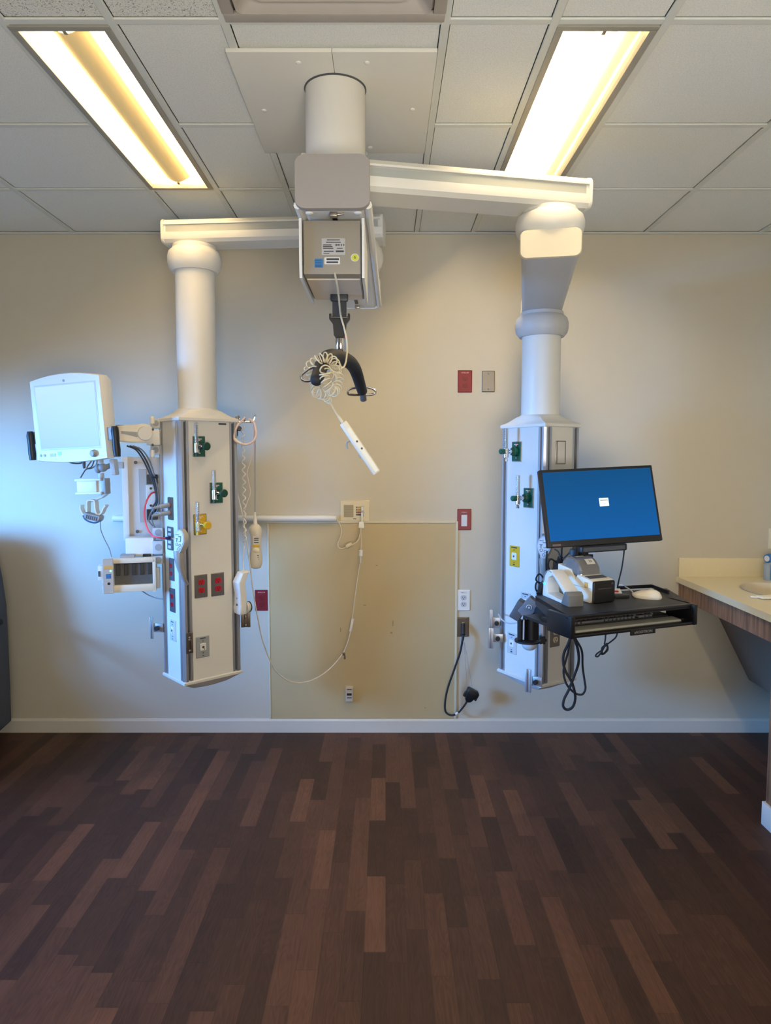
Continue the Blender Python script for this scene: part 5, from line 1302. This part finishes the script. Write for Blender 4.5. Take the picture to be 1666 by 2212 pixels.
# sanitiser bottle
bq = PZ(1665, 1245, CT); bq = V((1.98, 3.79, CT)); bq = V((P(1668, 1220, 3.74).x, 3.74, CT))
t = thing('soap_bottle', bq, 'clear bottle with blue-and-white cap standing by the backsplash', 'bottle')
mb = MB(); mb.loft([[(bq.x + a * s, bq.y + b * s, z) for a, b in rrect(.075, .045, .012)] for z, s in ((CT, .95), (CT + .004, 1), (CT + .085, 1), (CT + .098, .7), (CT + .1, .5))]); obj('body', mb, mat('bottle_clear', (206, 220, 232), .1, trans=.6), t)
obj('label', MB().box((bq.x + .008, bq.y - .0235, CT + .045), (.055, .001, .08)), BLUEL, t)
obj('label_emblem', MB().cyl((bq.x + .012, bq.y - .024, CT + .036), (bq.x + .012, bq.y - .0255, CT + .036), .02, n=20), mat('label_red', (190, 70, 66), .5), t)
obj('label_centre', MB().cyl((bq.x + .016, bq.y - .0255, CT + .034), (bq.x + .016, bq.y - .0265, CT + .034), .012, n=20), PAPER, t)
cpos = V((bq.x - .03, bq.y - .01, CT + .118))
mb = MB(); mb.cyl(cpos + V((.07, .03, .006)), cpos, .024, .022, n=24, c=.003); o = obj('cap', mb, WHITE, t)
mb = MB(); mb.cyl(cpos + V((.02, .0086, .0017)), cpos + V((-.004, -.0017, 0)), .0245, .0225, n=24, c=.002); obj('cap_ring', mb, BLUEL, o)
obj('cap_face', MB().cyl(cpos, cpos + V((-.0065, -.0028, 0)), .016, n=20, c=.001), PAPER, o)
# faucet handle lying across basin rim
fq = PZ(1652, 1293, CT)
solo('paper_towel', MB().box(fq + V((.03, .0, .008)), (.12, .05, .012), Matrix.Rotation(.15, 3, 'Z'), b=.005).box(fq + V((-.03, .02, .005)), (.05, .03, .008), Matrix.Rotation(-.3, 3, 'Z'), b=.003), mat('towel_paper', (232, 222, 196), .8, bump=.4), 'crumpled cream paper towel on the counter in front of the basin', 'paper towel', loc=fq)
t = thing('faucet', (2.08, 3.45, CT), 'chrome basin faucet at the far right of the counter', 'faucet')
mb = MB(); mb.lathe([(.026, 0), (.026, .012), (.017, .018), (.015, .06), (.01, .066)], (2.095, 3.42, CT), n=20); obj('base', mb, CHROME, t)
obj('spout', MB().tube(cr([(2.095, 3.42, CT + .05), (2.09, 3.42, CT + .1), (2.05, 3.42, CT + .12), (2.0, 3.42, CT + .1), (1.99, 3.42, CT + .085)], 6), .01), CHROME, t)
for s in (-1, 1): obj('lever', MB().cyl((2.1, 3.42 + s * .09, CT), (2.1, 3.42 + s * .09, CT + .035), .014, .011).box((2.08, 3.42 + s * .09, CT + .04), (.06, .012, .008), b=.003), CHROME, t)

# ================================================================== RECLINER at the left edge
rx, ry = -2.455, 3.62
t = thing('recliner_chair', (rx, ry, 0), 'charcoal upholstered recliner with black side trim at the left edge', 'recliner')
mb = MB(); lp = []
for z, hwid, yy, dpt in ((.09, .40, 0, .12), (.12, .43, 0, .15), (.4, .432, 0, .15), (.62, .436, 0, .14), (.75, .43, .02, .13), (.9, .42, .03, .11), (1.03, .395, .05, .09), (1.10, .36, .06, .07), (1.135, .27, .06, .04)):
    lp.append([(rx + a, ry + yy + b, z) for a, b in rrect(2 * hwid, dpt * 2, min(.08, dpt * .8))])
mb.loft(lp); obj('backrest', mb, FABRIC, t)
mb = MB(); mb.box((rx, ry - .33, .32), (.86, .5, .38), b=.06); obj('seat', mb, FABRIC, t)
obj('headrest', MB().ball((rx + .02, ry - .02, 1.09), .3, (1.15, .32, .3)), mat('navy_headrest', (38, 44, 60), .7), t)
obj('armrest', MB().tube(cr([(rx + .40, ry - .52, .66), (rx + .405, ry - .35, .68), (rx + .428, ry - .12, .685), (rx + .43, ry + .02, .68)], 6), .018), RUBBER, t)
obj('side_trim', MB().box((rx + .40, ry - .09, .43), (.065, .16, .17), b=.02), RUBBER, t)
for sx in (-1, 1):
    for yo in (.06, -.5):
        q = V((rx + sx * .33, ry + yo, .045)); mb = MB(); mb.cyl(q + V((-.012, 0, 0)), q + V((.012, 0, 0)), .045, n=20, c=.005); mb.cyl(q, q + V((0, 0, .09)), .012); obj('caster', mb, RUBBER, t)

# ================================================================== LIGHT
def lin(c): return [((v / 255 + .055) / 1.055) ** 2.4 for v in c]
wd = bpy.data.worlds.new('World'); bpy.context.scene.world = wd; wd.use_nodes = True
nt = wd.node_tree; bg = nt.nodes['Background']
tc = nt.nodes.new('ShaderNodeTexCoord'); sp = nt.nodes.new('ShaderNodeSeparateXYZ'); nt.links.new(tc.outputs['Generated'], sp.inputs[0])
crp = nt.nodes.new('ShaderNodeValToRGB'); e = crp.color_ramp.elements
e[0].position = .0; e[0].color = (.10, .12, .13, 1); e[1].position = .5; e[1].color = (.30, .75, 2.2, 1)
k_ = e.new(.03); k_.color = (.10, .14, .2, 1); k_ = e.new(.12); k_.color = (.22, .50, 1.0, 1); k_ = e.new(.28); k_.color = (.30, .72, 1.8, 1)
nt.links.new(sp.outputs[2], crp.inputs[0]); nt.links.new(crp.outputs[0], bg.inputs['Color']); bg.inputs['Strength'].default_value = 7.0
def area(name, loc, rot, sx, sy, power, col, portal=False):
    l = bpy.data.lights.new(name, 'AREA'); l.shape = 'RECTANGLE'; l.size = sx; l.size_y = sy; l.energy = power; l.color = col
    o = bpy.data.objects.new(name, l); C.objects.link(o); o.location = loc; o.rotation_euler = rot
    if portal: l.cycles.is_portal = True
    return o
area('window_portal', (XL - .08, (WY0 + WY1) / 2, (WZ0 + WZ1) / 2), (0, -pi / 2, 0), WZ1 - WZ0, WY1 - WY0, 1, (1, 1, 1), True)
area('ceiling_fill_behind', (-.1, -1.0, CEIL - .02), (0, 0, 0), 1.6, 1.2, 12, (1, .86, .70))  # added fill light under the ceiling, stands for no known fixture
area('uplight_fill_behind', (.3, -.7, 1.2), (pi - .55, 0, 0), 1.2, .8, 80, (1, .95, .86))  # added upward fill to brighten the ceiling, not a lamp of the room
wl = area('sky_daylight', (-6.1, .1, 1.72), (0, 0, 0), 2.2, 1.3, 1250, (.105, .39, 1.0))
wl.rotation_euler = V((.84, .54, -.03)).to_track_quat('-Z', 'Z').to_euler()

# ================================================================== CAMERA
cam = bpy.data.cameras.new('camera'); co = bpy.data.objects.new('camera', cam); C.objects.link(co)
co.location = (0, 0, EYE); co.rotation_euler = (pi / 2 - TH, 0, 0)
cam.sensor_fit = 'HORIZONTAL'; cam.sensor_width = 36; cam.lens = 36 * F / 1666; cam.clip_start = .02
sc = bpy.context.scene; sc.camera = co
sc.view_settings.view_transform = 'Standard'; sc.view_settings.look = 'None'; sc.view_settings.exposure = 0; sc.view_settings.gamma = 1
sc.cycles.use_denoising = True
sc.cycles.max_bounces = 8; sc.cycles.diffuse_bounces = 5; sc.cycles.sample_clamp_indirect = 6
